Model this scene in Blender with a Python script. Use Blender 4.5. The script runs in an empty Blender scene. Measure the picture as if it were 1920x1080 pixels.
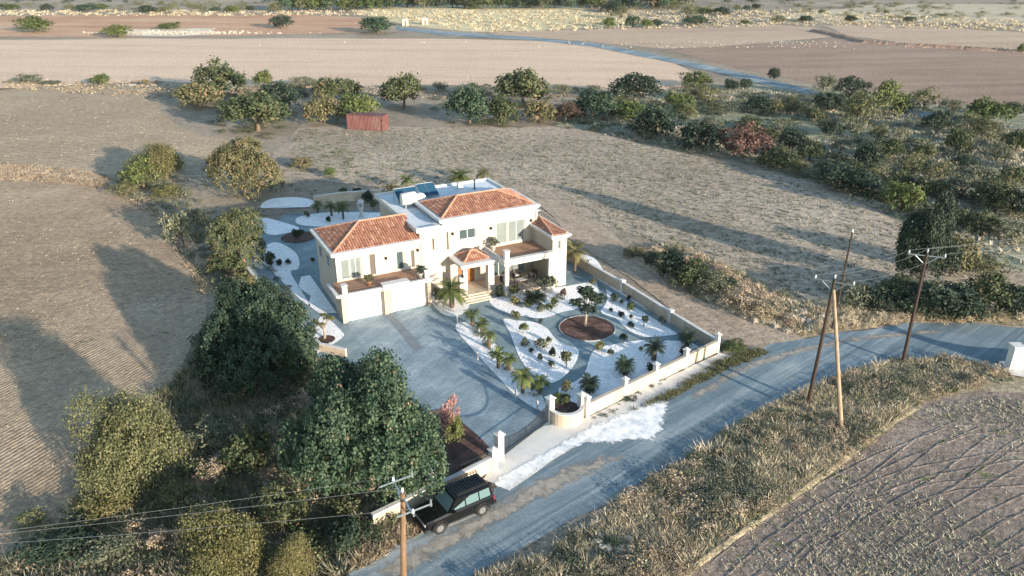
import bpy, math, random
import numpy as np
from mathutils import Vector, Matrix
R=math.radians; C=bpy.context.scene.collection; SC=bpy.context.scene
# ---------------- camera, world, sun, exposure ----------------
H=30.0; FPX=1433.0; TH=R(24)
cam=bpy.data.cameras.new('camera'); cam.sensor_width=36; cam.lens=FPX/1920*36; cam.clip_end=9000
co=bpy.data.objects.new('camera',cam); C.objects.link(co); co.location=(0,0,H); co.rotation_euler=(R(90)-TH,0,0); SC.camera=co
SUN_E=R(11.5); SX,SY=.683,-.730
w=bpy.data.worlds.new('World'); SC.world=w; w.use_nodes=True; nt=w.node_tree
sk=nt.nodes.new('ShaderNodeTexSky'); sk.sky_type='NISHITA'; sk.sun_disc=False
sk.sun_elevation=SUN_E; sk.sun_rotation=math.atan2(SX,SY); sk.air_density=1.2; sk.dust_density=.35; sk.ozone_density=1.5
nt.links.new(sk.outputs[0],nt.nodes['Background'].inputs[0]); nt.nodes['Background'].inputs[1].default_value=.15
sl=bpy.data.lights.new('sun','SUN'); sl.energy=4.8; sl.angle=R(.6); sl.color=(1,.85,.69)
so=bpy.data.objects.new('sun',sl); C.objects.link(so)
so.rotation_euler=Vector((SX*math.cos(SUN_E),SY*math.cos(SUN_E),math.sin(SUN_E))).to_track_quat('Z','Y').to_euler()
vs=SC.view_settings; vs.view_transform='Standard'; vs.look='None'; vs.gamma=1; vs.use_curve_mapping=False; vs.exposure=1.32
# ---------------- helpers ----------------
ORD='first second third fourth fifth sixth seventh eighth ninth tenth eleventh twelfth thirteenth fourteenth fifteenth sixteenth seventeenth eighteenth nineteenth twentieth'.split()
def at(x,y,z=0):                      # ground point seen at a photo position
    v=y-540; F=FPX*math.cos(TH)-v*math.sin(TH); D=FPX*math.sin(TH)+v*math.cos(TH); k=(H-z)/D
    return ((x-960)*k,F*k)
def hgt(x,y,yt):
    p=at(x,y); v=yt-540; F=FPX*math.cos(TH)-v*math.sin(TH); D=FPX*math.sin(TH)+v*math.cos(TH)
    return H-D/F*p[1]
def wid(x,y,w):                       # metres across at that ground point
    v=y-540; D=FPX*math.sin(TH)+v*math.cos(TH); return w*H/D
def tag(o,label=None,cat=None,group=None,kind=None):
    if label: o['label']=label
    if cat: o['category']=cat
    if group: o['group']=group
    if kind: o['kind']=kind
    return o
def thing(name,label,cat,loc=(0,0,0),rz=0,group=None,scale=(1,1,1)):
    o=bpy.data.objects.new(name,None); C.objects.link(o); o.location=loc; o.rotation_euler=(0,0,rz); o.scale=scale
    o.empty_display_size=.2
    return tag(o,label,cat,group)
class MB:
    def __init__(s): s.v=[]; s.f=[]; s.t=[]
    def add(s,vs,fs,tint=.5):
        b=len(s.v); s.v+= [tuple(p) for p in vs]; s.f+=[tuple(i+b for i in f) for f in fs]; s.t+=[tint]*len(fs); return s
    def box(s,x0,x1,y0,y1,z0,z1,tint=.5):
        return s.add([(x0,y0,z0),(x1,y0,z0),(x1,y1,z0),(x0,y1,z0),(x0,y0,z1),(x1,y0,z1),(x1,y1,z1),(x0,y1,z1)],
          [(0,3,2,1),(4,5,6,7),(0,1,5,4),(1,2,6,5),(2,3,7,6),(3,0,4,7)],tint)
    def tube(s,p0,p1,r0,r1=None,n=8,tint=.5):
        r1=r0 if r1 is None else r1; p0=Vector(p0); p1=Vector(p1); d=(p1-p0).normalized()
        a=d.orthogonal().normalized(); b=d.cross(a); vs=[]
        for p,r in((p0,r0),(p1,r1)):
            for i in range(n):
                q=2*math.pi*i/n; vs.append(p+a*math.cos(q)*r+b*math.sin(q)*r)
        fs=[(i,(i+1)%n,n+(i+1)%n,n+i) for i in range(n)]+[tuple(range(n))[::-1],tuple(range(n,2*n))]
        return s.add(vs,fs,tint)
    def path(s,pts,rs,n=6,tint=.5):
        for i in range(len(pts)-1):
            a=rs[i] if hasattr(rs,'__len__') else rs; b=rs[i+1] if hasattr(rs,'__len__') else rs
            s.tube(pts[i],pts[i+1],a,b,n,tint)
        return s
    def lathe(s,prof,n=16,c=(0,0),tint=.5):
        vs=[(c[0]+r*math.cos(2*math.pi*i/n),c[1]+r*math.sin(2*math.pi*i/n),z) for r,z in prof for i in range(n)]
        fs=[(k*n+i,k*n+(i+1)%n,(k+1)*n+(i+1)%n,(k+1)*n+i) for k in range(len(prof)-1) for i in range(n)]
        fs+=[tuple(range(n))[::-1],tuple(range((len(prof)-1)*n,len(prof)*n))]
        return s.add(vs,fs,tint)
    def prism(s,poly,z0,z1,tint=.5):
        n=len(poly); vs=[(p[0],p[1],z0) for p in poly]+[(p[0],p[1],z1) for p in poly]
        return s.add(vs,[(i,(i+1)%n,n+(i+1)%n,n+i) for i in range(n)]+[tuple(range(n))[::-1],tuple(range(n,2*n))],tint)
    def strip(s,pts,w,z0,z1,tint=.5):             # a wall along a polyline
        L=[];Rr=[]
        for i,p in enumerate(pts):
            a=Vector(pts[max(0,i-1)]); b=Vector(pts[min(len(pts)-1,i+1)]); d=(b-a).normalized(); n=Vector((-d.y,d.x))*w/2
            L.append((p[0]+n.x,p[1]+n.y)); Rr.append((p[0]-n.x,p[1]-n.y))
        m=len(pts); vs=[(x,y,z) for z in(z0,z1) for x,y in Rr+L]; N=2*m; fs=[]
        for i in range(m-1):
            fs+=[(i,i+1,N+i+1,N+i),(m+i+1,m+i,N+m+i,N+m+i+1),(N+i,N+i+1,N+m+i+1,N+m+i),(i+1,i,m+i,m+i+1)]
        fs+=[(0,N,N+m,m),(m-1,N-1,N+N-1,N+m-1)]
        return s.add(vs,fs,tint)
    def build(s,name,mat,parent=None,smooth=False,loc=None):
        me=bpy.data.meshes.new(name); vv=s.v
        if loc is not None: vv=[(x-loc[0],y-loc[1],z-(loc[2] if len(loc)>2 else 0)) for x,y,z in s.v]
        me.from_pydata(vv,[],s.f); me.materials.append(mat); me.update()
        a=me.attributes.new('tint','FLOAT','FACE'); a.data.foreach_set('value',s.t)
        if smooth: me.polygons.foreach_set('use_smooth',[True]*len(me.polygons))
        o=bpy.data.objects.new(name,me); C.objects.link(o); o.parent=parent
        if loc is not None: o.location=(loc[0],loc[1],loc[2] if len(loc)>2 else 0)
        return o
def npmesh(name,V,Fn,mat,tint=None):              # V (n,3); Fn verts per face, consecutive
    me=bpy.data.meshes.new(name); n=len(V); m=n//Fn
    me.vertices.add(n); me.vertices.foreach_set('co',np.ascontiguousarray(V,dtype=np.float32).ravel())
    me.loops.add(n); me.loops.foreach_set('vertex_index',np.arange(n,dtype=np.int32))
    me.polygons.add(m); me.polygons.foreach_set('loop_start',np.arange(0,n,Fn,dtype=np.int32))
    try: me.polygons.foreach_set('loop_total',np.full(m,Fn,dtype=np.int32))
    except Exception: pass
    me.materials.append(mat); me.update(calc_edges=True)
    if tint is not None:
        a=me.attributes.new('tint','FLOAT','FACE'); a.data.foreach_set('value',np.asarray(tint,dtype=np.float32))
    return me
def link(name,me,parent=None,loc=(0,0,0),rz=0,scale=(1,1,1)):
    o=bpy.data.objects.new(name,me); C.objects.link(o); o.parent=parent; o.location=loc; o.rotation_euler=(0,0,rz); o.scale=scale; return o
# ---------------- materials ----------------
class NT:
    def __init__(s,name):
        s.m=bpy.data.materials.new(name); s.m.use_nodes=True; s.t=s.m.node_tree; s.b=s.t.nodes['Principled BSDF']; s.b.inputs['Specular IOR Level'].default_value=.25
        s.pos=s.t.nodes.new('ShaderNodeNewGeometry').outputs['Position']
    def n(s,ty,**k):
        x=s.t.nodes.new(ty)
        for a,b in k.items(): setattr(x,a,b)
        return x
    def put(s,node,i,v):
        if hasattr(v,'is_linked') or hasattr(v,'links'): s.t.links.new(v,node.inputs[i])
        else: node.inputs[i].default_value=v
    def noise(s,scale,detail=4,rough=.6,vec=None,dist=0):
        x=s.n('ShaderNodeTexNoise'); s.put(x,'Vector',vec or s.pos); s.put(x,'Scale',scale); s.put(x,'Detail',detail); s.put(x,'Roughness',rough); s.put(x,'Distortion',dist); return x.outputs['Fac']
    def ramp(s,fac,stops):
        x=s.n('ShaderNodeValToRGB'); s.put(x,0,fac); e=x.color_ramp.elements
        while len(e)<len(stops): e.new(.5)
        for i,(p,c) in enumerate(stops): e[i].position=p; e[i].color=tuple(c)+(1,) if hasattr(c,'__len__') else (c,c,c,1)
        return x.outputs[0]
    def mix(s,f,a,b,mode='MIX'):
        x=s.n('ShaderNodeMix',data_type='RGBA',blend_type=mode); s.put(x,0,f)
        for i,v in((6,a),(7,b)):
            if hasattr(v,'is_linked') or hasattr(v,'links'): s.t.links.new(v,x.inputs[i])
            else: x.inputs[i].default_value=tuple(v)+(1,) if len(v)==3 else v
        return x.outputs[2]
    def math(s,op,a,b=0.):
        x=s.n('ShaderNodeMath',operation=op); s.put(x,0,a); s.put(x,1,b); return x.outputs[0]
    def rot(s,ang,sc=(1,1,1)):
        x=s.n('ShaderNodeMapping'); s.put(x,'Vector',s.pos); x.inputs['Rotation'].default_value=(0,0,ang)
        if sc==(1,1,1): return x.outputs[0]
        y=s.n('ShaderNodeMapping'); s.put(y,'Vector',x.outputs[0]); y.inputs['Scale'].default_value=sc; return y.outputs[0]
    def bump(s,h,dist=.05,st=1.,prev=None):
        x=s.n('ShaderNodeBump'); s.put(x,'Strength',st); s.put(x,'Distance',dist); s.put(x,'Height',h)
        if prev: s.put(x,'Normal',prev)
        return x.outputs[0]
    def out(s,col,rough=.9,nrm=None,metal=0):
        if isinstance(col,(tuple,list)) and len(col)==3: col=tuple(col)+(1,)
        s.put(s.b,'Base Color',col); s.put(s.b,'Roughness',rough); s.put(s.b,'Metallic',metal)
        if nrm: s.put(s.b,'Normal',nrm)
        return s.m
def attr(t,name='tint'):
    x=t.n('ShaderNodeAttribute',attribute_name=name); return x.outputs['Fac']
def tupl(c,k): return tuple(min(.95,v*k) for v in c)
def plain(name,c,rough=.7,var=.12,sc=1.5,bump=0,metal=0,grime=None):
    t=NT(name); n=t.noise(sc,6,.65); col=t.ramp(n,[(.3,tupl(c,1-var)),(.7,tupl(c,1+var))])
    f=t.noise(sc*14,3); col=t.mix(.25,col,t.ramp(f,[(.35,tupl(c,1-1.6*var)),(.65,tupl(c,1+1.2*var))]))
    if grime: g=t.ramp(t.noise(sc*.5,7,.7),[(.5,0.),(.72,1.)]); col=t.mix(t.math('MULTIPLY',g,.5),col,grime)
    return t.out(col,rough,t.bump(f,bump,.6) if bump else None,metal)
def soil(name,stops,big=.03,mid=.35,fur=None,bump=.12,specks=None,clod=2.2,streak=None,st=.9,grit=.8):
    t=NT(name); a=t.noise(big,5,.6); b=t.noise(mid,6,.7); c=t.noise(clod,5,.75)
    m=t.math('ADD',t.math('MULTIPLY',a,.5),t.math('ADD',t.math('MULTIPLY',b,.3),t.math('MULTIPLY',c,.2)))
    if streak: s2=t.noise(1,5,.65,t.rot(*streak)); m=t.math('ADD',t.math('MULTIPLY',m,.6),t.math('MULTIPLY',s2,.4))
    k=len(stops); col=t.ramp(m,[(.38+.24*i/(k-1),q) for i,q in enumerate(stops)])
    if specks: col=t.mix(t.ramp(t.noise(specks[1],3,.8),[(specks[2],0.),(specks[2]+.06,1.)]),col,specks[0])
    g1=t.ramp(t.noise(1.3,4,.8),[(.36,(.66,.68,.72)),(.5,(1,1,1)),(.64,(1.3,1.28,1.22))]); g2=t.ramp(t.noise(4.5,3,.8),[(.36,(.62,.64,.68)),(.52,(1,1,1)),(.68,(1.4,1.38,1.34))])
    col=t.mix(grit,col,g1,'MULTIPLY'); col=t.mix(grit,col,g2,'MULTIPLY')
    h=t.math('ADD',c,t.math('MULTIPLY',t.noise(clod*3.3,4,.7),.5))
    nr=t.bump(h,bump,st)
    if fur:
        ang,per,amt,dist=fur
        wv=t.n('ShaderNodeTexWave',wave_type='BANDS',bands_direction='X'); t.put(wv,'Vector',t.rot(ang)); t.put(wv,'Scale',.314/per); t.put(wv,'Distortion',dist); t.put(wv,'Detail',3.); t.put(wv,'Detail Scale',.12); 
        hh=t.math('MULTIPLY',wv.outputs['Fac'],t.ramp(t.noise(.12,4),[(.35,.15),(.6,1.)])); nr=t.bump(hh,amt,st,nr)
    return t.out(col,.95,nr)
M={}
M['ground']=soil('soil_ground',[(.17,.145,.11),(.28,.235,.18),(.37,.315,.24)],bump=.15,specks=((.1,.11,.06),.9,.6))
M['plough_left']=soil('ploughed_tan',[(.21,.155,.105),(.33,.25,.172),(.43,.34,.24)],.02,.2,fur=(R(25),.36,.08,9.),bump=.14,clod=1.6,specks=((.14,.13,.07),.35,.66))
M['field_mid']=soil('stubble_field',[(.24,.185,.125),(.33,.255,.178),(.41,.325,.23)],.03,.3,fur=(R(80),1.1,.1,2.5),bump=.1,specks=((.16,.17,.08),.8,.64))
M['field_pink']=soil('pale_pink_field',[(.47,.33,.235),(.57,.42,.305),(.63,.48,.35)],.012,.1,bump=.06,streak=(R(3),(.012,.12,1)),fur=(R(88),1.6,.06,1.))
M['field_red']=soil('red_soil',[(.33,.16,.09),(.45,.27,.17),(.52,.38,.26)],.02,.15,bump=.06,streak=(R(2),(.01,.09,1)))
M['field_yellow']=soil('dry_yellow_field',[(.4,.35,.2),(.52,.45,.27),(.58,.52,.34)],.02,.15,bump=.06,streak=(R(4),(.015,.1,1)),specks=((.25,.22,.1),.3,.62))
M['field_brown']=soil('brown_field',[(.2,.135,.1),(.28,.195,.145),(.34,.25,.19)],.02,.15,bump=.08,streak=(R(-8),(.015,.12,1)),fur=(R(85),1.8,.08,1.))
M['field_lilac']=soil('greyish_pink_field',[(.33,.235,.17),(.42,.31,.225),(.47,.37,.27)],.015,.12,bump=.06,streak=(R(-5),(.012,.1,1)),specks=((.5,.45,.3),.25,.66))
M['field_grey']=soil('pale_grey_field',[(.36,.3,.21),(.44,.375,.27),(.5,.43,.32)],.015,.12,bump=.05,streak=(R(-5),(.012,.1,1)))
M['clods']=soil('cloddy_field',[(.23,.19,.15),(.36,.3,.235),(.46,.39,.31)],.035,.5,fur=(R(-42),.9,.08,6.),bump=.28,clod=1.3,specks=((.12,.12,.075),1.5,.58))
M['grove']=soil('grove_floor',[(.13,.15,.1),(.24,.25,.18),(.36,.34,.26)],.06,.5,bump=.2,specks=((.07,.1,.035),.6,.56))
M['plough_right']=soil('ploughed_grey_brown',[(.15,.125,.105),(.24,.195,.165),(.35,.295,.25)],.05,.6,fur=(R(38),.45,.025,22.),bump=.25,clod=2.4,specks=((.13,.14,.07),.5,.6))
M['scrub']=soil('scrub_floor',[(.11,.1,.06),(.2,.17,.11),(.33,.26,.16)],.08,.6,bump=.25,specks=((.05,.075,.025),.5,.52))
M['track']=soil('dirt_track',[(.27,.21,.155),(.35,.28,.21),(.42,.35,.27)],.05,.4,bump=.09,streak=(R(-27),(.9,.05,1)),specks=((.16,.14,.1),1.5,.62))
M['verge']=soil('verge_soil',[(.18,.155,.11),(.3,.26,.18),(.44,.37,.26)],.12,.8,bump=.25,specks=((.07,.09,.035),.9,.56))
M['rubble']=soil('pale_rubble',[(.4,.34,.25),(.6,.53,.42),(.7,.64,.54)],.2,.9,bump=.5,clod=.9)
def road_mat():
    t=NT('worn_asphalt'); r=t.rot(R(-50)); a=t.noise(.12,5,.6); s1=t.noise(1,5,.7,t.rot(R(-40),(.05,.9,1)),.6); f=t.noise(9,4,.8)
    m=t.math('ADD',t.math('MULTIPLY',a,.3),t.math('ADD',t.math('MULTIPLY',s1,.5),t.math('MULTIPLY',f,.2)))
    col=t.ramp(m,[(.38,(.075,.115,.14)),(.5,(.155,.21,.24)),(.62,(.36,.39,.4))])
    col=t.mix(t.ramp(t.noise(.5,6,.75),[(.6,0.),(.68,.6)]),col,(.3,.28,.24))
    return t.out(col,.85,t.bump(f,.03,.8,t.bump(s1,.06,.7)))
M['road']=road_mat()
def paving(name,c1,c2,c3,slab=0,ang=0):
    t=NT(name); a=t.noise(.35,6,.7); s=t.noise(1,4,.6,t.rot(R(-57),(.08,.6,1)),1.); f=t.noise(6,4,.8)
    m=t.math('ADD',t.math('MULTIPLY',a,.45),t.math('ADD',t.math('MULTIPLY',s,.35),t.math('MULTIPLY',f,.2)))
    col=t.ramp(m,[(.38,c1),(.5,c2),(.63,c3)]); h=f
    if slab:
        b=t.n('ShaderNodeTexBrick'); t.put(b,'Vector',t.rot(ang)); b.inputs['Scale'].default_value=slab; b.inputs['Color1'].default_value=(1,1,1,1); b.inputs['Color2'].default_value=(.86,.88,.9,1); b.inputs['Mortar'].default_value=(.55,.58,.6,1); b.inputs['Mortar Size'].default_value=.015
        col=t.mix(.8,col,b.outputs[0],'MULTIPLY')
    return t.out(col,.8,t.bump(h,.02,.6))
M['driveway']=paving('stamped_concrete',(.14,.195,.23),(.235,.305,.34),(.39,.45,.47),.7,R(-27.3))
M['path']=paving('garden_paving',(.125,.18,.2),(.2,.27,.29),(.31,.37,.38),1.3,R(-10))
M['band']=plain('dark_concrete_band',(.17,.2,.22),.8,.2,1.)
M['concrete']=paving('pale_concrete',(.42,.44,.45),(.56,.56,.54),(.68,.66,.6))
t=NT('white_lime_spill'); n_=t.noise(1.1,7,.8); c_=t.ramp(n_,[(.34,(.25,.29,.32)),(.41,(.5,.53,.55)),(.5,(.74,.75,.75)),(.62,(.88,.88,.86))]); M['spill']=t.out(c_,.85,t.bump(n_,.08,.8))
def gravel():
    t=NT('white_gravel'); v=t.n('ShaderNodeTexVoronoi'); t.put(v,'Vector',t.pos); v.inputs['Scale'].default_value=7
    col=t.ramp(v.outputs['Color'],[(.1,(.6,.61,.62)),(.6,(.84,.84,.83))]); col=t.mix(t.ramp(t.noise(.8,5),[(.5,0.),(.75,.5)]),col,(.6,.6,.58))
    return t.out(col,.9,t.bump(v.outputs['Distance'],.05,.7))
M['gravel']=gravel()
M['mulch']=soil('bark_mulch',[(.05,.03,.025),(.1,.06,.052),(.17,.105,.09)],.5,2.,bump=.08,clod=9)
M['kerb']=plain('pale_edging',(.3,.31,.31),.85,.1,2)
def wallm(name,c,d):
    t=NT(name); a=t.noise(.7,6,.7); b=t.noise(9,4); col=t.ramp(a,[(.35,d),(.65,c)])
    z=t.n('ShaderNodeSeparateXYZ'); t.put(z,0,t.pos)
    g=t.ramp(t.noise(1,5,.7,t.rot(0,(2.5,2.5,.35))),[(.48,0.),(.68,.55)]); col=t.mix(g,col,tupl(d,.72))
    return t.out(col,.85,t.bump(b,.01,.5))
M['wall']=wallm('cream_render',(.45,.405,.35),(.39,.345,.295)); M['white']=wallm('white_trim',(.58,.57,.55),(.5,.49,.47))
M['base']=wallm('tan_render',(.42,.355,.28),(.36,.3,.235)); M['fence']=wallm('cream_fence_render',(.46,.39,.31),(.38,.32,.25)); M['stone']=wallm('pale_wall_stone',(.6,.52,.4),(.4,.34,.26))
M['flat']=paving('roof_membrane',(.45,.5,.55),(.55,.6,.64),(.64,.68,.7))
def tiles():
    t=NT('clay_tiles'); col=t.ramp(attr(t),[(0.,(.21,.1,.07)),(.35,(.3,.145,.095)),(.7,(.35,.175,.115)),(1.,(.43,.27,.19))])
    col=t.mix(t.ramp(t.noise(.9,5),[(.45,0.),(.7,.4)]),col,(.3,.14,.09)); return t.out(col,.8,t.bump(t.noise(14,3),.01,.5))
M['tiles']=tiles()
def floor_t():
    t=NT('terracotta_floor'); b=t.n('ShaderNodeTexBrick'); t.put(b,'Vector',t.rot(R(-27.3))); b.inputs['Scale'].default_value=2.2; b.offset=0
    b.inputs['Color1'].default_value=(.36,.2,.12,1); b.inputs['Color2'].default_value=(.26,.15,.1,1); b.inputs['Mortar'].default_value=(.2,.16,.13,1); return t.out(b.outputs[0],.7)
M['terracotta']=floor_t()
M['glass']=NT('dark_glass').out((.05,.075,.08),.08); M['glass_pale']=plain('curtained_glass',(.16,.19,.185),.2,.15,1.2)
M['shutter']=plain('grey_shutter',(.11,.1,.085),.6,.1,3); M['garage']=plain('garage_white',(.72,.72,.73),.5,.03,1)
def wood(name,c):
    t=NT(name); n=t.noise(1,5,.7,t.rot(0,(6,6,.8))); return t.out(t.ramp(n,[(.35,tupl(c,.55)),(.65,c)]),.6,t.bump(n,.01,.6))
M['door']=wood('varnished_door',(.36,.13,.045)); M['pole']=wood('weathered_pole',(.22,.14,.085)); M['pole_dark']=wood('dark_tarred_pole',(.05,.035,.028)); M['pole_pale']=wood('pale_timber_pole',(.34,.25,.17))
M['bark']=wood('bark',(.16,.12,.085)); M['bark_pale']=wood('pale_bark',(.32,.27,.22))
M['iron']=plain('black_iron',(.02,.024,.028),.5,.1); M['galv']=plain('galvanised_steel',(.25,.29,.31),.4,.1,4,0,.6); M['ceramic']=plain('insulator_glaze',(.5,.55,.58),.2,.05)
M['solar']=NT('solar_glass').out((.02,.07,.12),.15); M['pot']=plain('clay_pot',(.3,.17,.1),.8,.15); M['pot_w']=plain('pale_pot',(.55,.53,.48),.7,.1)
M['carpaint']=NT('black_car_paint'); M['carpaint'].b.inputs['Coat Weight'].default_value=.15; M['carpaint']=M['carpaint'].out((.006,.007,.008),.22)
M['carglass']=NT('car_glass').out((.1,.16,.17),.06); M['rubber']=plain('rubber',(.018,.018,.018),.8,.1); M['rim']=NT('alloy').out((.4,.41,.42),.3,None,.8); M['plastic']=plain('grey_plastic',(.012,.012,.013),.6,.1)
M['lampglass']=NT('lamp_lens').out((.6,.6,.58),.1); M['redlens']=NT('red_lens').out((.35,.02,.02),.2)
M['rust']=plain('faded_red_sheet',(.13,.055,.052),.7,.25,.9,0,0,(.2,.15,.14)); M['rattan']=plain('dark_rattan',(.05,.045,.045),.7,.2,6); M['cushion']=plain('pale_cushion',(.5,.47,.43),.9,.08)
M['cable']=plain('aluminium_cable',(.2,.22,.23),.5,.05); M['beige']=plain('beige_box',(.6,.5,.33),.8,.1)
M['rock']=soil('limestone_rock',[(.28,.24,.19),(.4,.35,.28),(.52,.47,.39)],.6,2.,bump=.1,clod=5)
def leaf(name,dark,mid,light,odd=None,oddp=.93):
    t=NT(name); a=attr(t); oi=t.n('ShaderNodeObjectInfo').outputs['Random']
    col=t.ramp(a,[(0.,dark),(.45,mid),(.9,light)]+([(oddp,odd),(1.,odd)] if odd else []))
    hs=t.n('ShaderNodeHueSaturation'); t.put(hs,'Color',col); t.put(hs,'Value',t.math('ADD',t.math('MULTIPLY',oi,.35),.83)); t.put(hs,'Hue',t.math('ADD',t.math('MULTIPLY',oi,-.03),.512)); col=hs.outputs[0]
    t.put(t.b,'Base Color',col); t.b.inputs['Roughness'].default_value=.6; t.b.inputs['Specular IOR Level'].default_value=.2
    tr=t.n('ShaderNodeBsdfTranslucent'); t.put(tr,0,col); ms=t.n('ShaderNodeMixShader'); ms.inputs[0].default_value=.18
    t.t.links.new(t.b.outputs[0],ms.inputs[1]); t.t.links.new(tr.outputs[0],ms.inputs[2]); t.t.links.new(ms.outputs[0],t.t.nodes['Material Output'].inputs[0]); return t.m
LM={'carob':leaf('carob_leaf',(.016,.038,.028),(.038,.072,.045),(.09,.135,.08),(.2,.15,.1),.965),
 'green':leaf('green_leaf',(.035,.06,.02),(.075,.105,.035),(.13,.16,.055)),
 'mixed':leaf('carob_mixed_leaf',(.03,.05,.028),(.065,.085,.04),(.13,.14,.07),(.22,.14,.1),.88),
 'rustmix':leaf('brown_flowering_leaf',(.06,.07,.035),(.13,.13,.065),(.24,.2,.11),(.33,.18,.12),.72),
 'olive':leaf('olive_leaf',(.055,.07,.035),(.105,.115,.055),(.175,.18,.09),(.22,.18,.11),.93),
 'yellow':leaf('yellow_green_leaf',(.06,.065,.028),(.125,.125,.05),(.22,.2,.09),(.26,.19,.11),.92),
 'bright':leaf('bright_leaf',(.04,.06,.022),(.085,.11,.04),(.15,.175,.065)),
 'grey':leaf('grey_green_leaf',(.06,.08,.055),(.12,.14,.09),(.2,.2,.14),(.2,.16,.11),.9),
 'red':leaf('red_leaf',(.05,.035,.03),(.095,.06,.045),(.15,.1,.075),(.12,.13,.06),.93),
 'dry':leaf('dry_twigs',(.17,.14,.1),(.32,.26,.18),(.5,.42,.3),(.16,.15,.1),.9),
 'dark':leaf('dark_leaf',(.015,.03,.024),(.03,.052,.036),(.065,.09,.058),(.1,.08,.05),.95),
 'pink':leaf('pink_blossom',(.12,.12,.06),(.3,.15,.13),(.5,.3,.28),(.08,.14,.04),.75),
 'straw':leaf('straw_blades',(.26,.22,.15),(.5,.42,.29),(.72,.64,.48),(.24,.19,.13),.88),
 'steppe':leaf('grey_steppe_blades',(.15,.15,.11),(.28,.27,.2),(.42,.39,.29),(.15,.17,.08),.86)}
# ---------------- structure: ground, fields, road ----------------
def inpoly(P,x,y):
    c_=False; n=len(P); j=n-1
    for i in range(n):
        if (P[i][1]>y)!=(P[j][1]>y) and x<(P[j][0]-P[i][0])*(y-P[i][1])/(P[j][1]-P[i][1])+P[i][0]: c_=not c_
        j=i
    return c_
rnd=random.Random(7)
def poly(name,pts,mat,z,wob=0.,seg=4.,seed=1,kind='structure',label=None,px=True,smoothit=False):
    r=random.Random(seed); P=[Vector(at(*p)) if px else Vector(p) for p in pts]
    if smoothit:
        Q=[]; n=len(P)
        for i in range(n):
            a,b,c,d=P[i-1],P[i],P[(i+1)%n],P[(i+2)%n]
            for k in range(6):
                t=k/6; Q.append(.5*((2*b)+(c-a)*t+(2*a-5*b+4*c-d)*t*t+(3*b-a-3*c+d)*t**3))
        P=Q
    if wob:
        Q=[]; n=len(P); ph=[r.random()*6.3 for _ in range(6)]; acc=0
        for i in range(n):
            a,b=P[i],P[(i+1)%n]; L=(b-a).length; k=max(1,int(L/seg)); nn=Vector((-(b-a).y,(b-a).x)).normalized() if L else Vector((0,0))
            for j in range(k):
                s=acc+L*j/k; o=wob*(.5*math.sin(s/seg*.35+ph[0])+.35*math.sin(s/seg*.9+ph[1])+.5*(r.random()-.5))
                Q.append(a.lerp(b,j/k)+nn*o)
            acc+=L
        P=Q
    m=MB(); m.add([(p.x,p.y,z) for p in P],[tuple(range(len(P)))]); o=m.build(name,mat); 
    tag(o,label,None,None,kind); return o
m=MB(); m.add([(-3000,-600,0),(3000,-600,0),(3000,5000,0),(-3000,5000,0)],[(0,1,2,3)]); tag(m.build('ground',M['ground']),kind='structure')
poly('grove_ground',[(1040,235),(1130,195),(1300,160),(1540,165),(1950,225),(2300,260),(2300,560),(1900,520),(1700,420),(1620,370),(1450,320),(1300,290),(1180,262)],M['grove'],.02,2.5,4,3)
poly('far_field',[(-700,78),(0,76),(350,72),(640,72),(1000,76),(1130,84),(1245,110),(1300,140),(1290,165),(1100,172),(800,160),(500,165),(300,150),(0,168),(-700,170)],M['field_pink'],.03,2.5,8,4)
poly('red_soil_bank',[(-700,32),(0,30),(300,28),(560,27),(690,33),(700,62),(500,66),(300,68),(0,69),(-700,70)],M['field_red'],.03,3,8,5)
poly('dry_grass_field',[(690,14),(900,9),(1080,12),(1130,25),(1250,48),(1100,53),(1000,58),(880,60),(780,48),(700,36),(670,22)],M['field_yellow'],.03,3,8,6)
poly('mauve_field',[(930,60),(1250,50),(1420,48),(1520,50),(1570,68),(1500,77),(1300,90),(1240,92),(1100,76),(920,68)],M['field_lilac'],.05,3,8,7)
poly('brown_field',[(1250,96),(1330,88),(1510,78),(1570,71),(1700,86),(1930,98),(2400,110),(2400,240),(1930,205),(1780,196),(1540,160),(1400,130)],M['field_brown'],.03,2.5,8,8)
poly('upper_right_field',[(1545,48),(1640,45),(1750,50),(1930,62),(2400,70),(2400,110),(1930,96),(1700,84),(1600,68)],M['field_lilac'],.06,3,8,9)
poly('pale_upper_field',[(1560,18),(1650,8),(1930,8),(2400,10),(2400,52),(1930,48),(1700,40),(1560,42),(1450,30)],M['field_grey'],.03,3,8,10)
poly('stubble_field',[(-700,172),(0,165),(120,162),(270,168),(300,200),(330,232),(420,262),(400,300),(280,330),(180,322),(0,308),(-700,300)],M['field_mid'],.03,1.6,4,11)
poly('ploughed_field',[(-800,350),(0,337),(160,343),(240,372),(300,410),(350,470),(385,540),(400,600),(330,720),(240,800),(170,900),(110,1000),(-40,1100),(-800,1250)],M['plough_left'],.03,.8,3,12)
poly('cloddy_field',[(560,240),(700,235),(850,238),(1040,238),(1180,264),(1300,292),(1440,322),(1560,352),(1640,392),(1690,440),(1950,515),(1950,640),(1700,620),(1560,600),(1450,560),(1250,470),(1080,400),(1000,360),(760,360),(520,330),(520,290)],M['clods'],.03,1.2,3,13)
poly('scrub_ground',[(395,600),(480,520),(560,560),(600,680),(690,700),(900,840),(820,905),(700,985),(660,1075),(600,1250),(-60,1250),(-40,1110),(110,1000),(170,900),(240,800),(330,720)],M['scrub'],.035,.8,2,14)
poly('dirt_track',[(1000,372),(1060,378),(1140,432),(1210,492),(1310,560),(1400,598),(1520,640),(1440,672),(1362,690),(1352,650),(1270,595),(1185,522),(1100,466),(1060,440)],M['track'],.05,.5,2,15)
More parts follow.
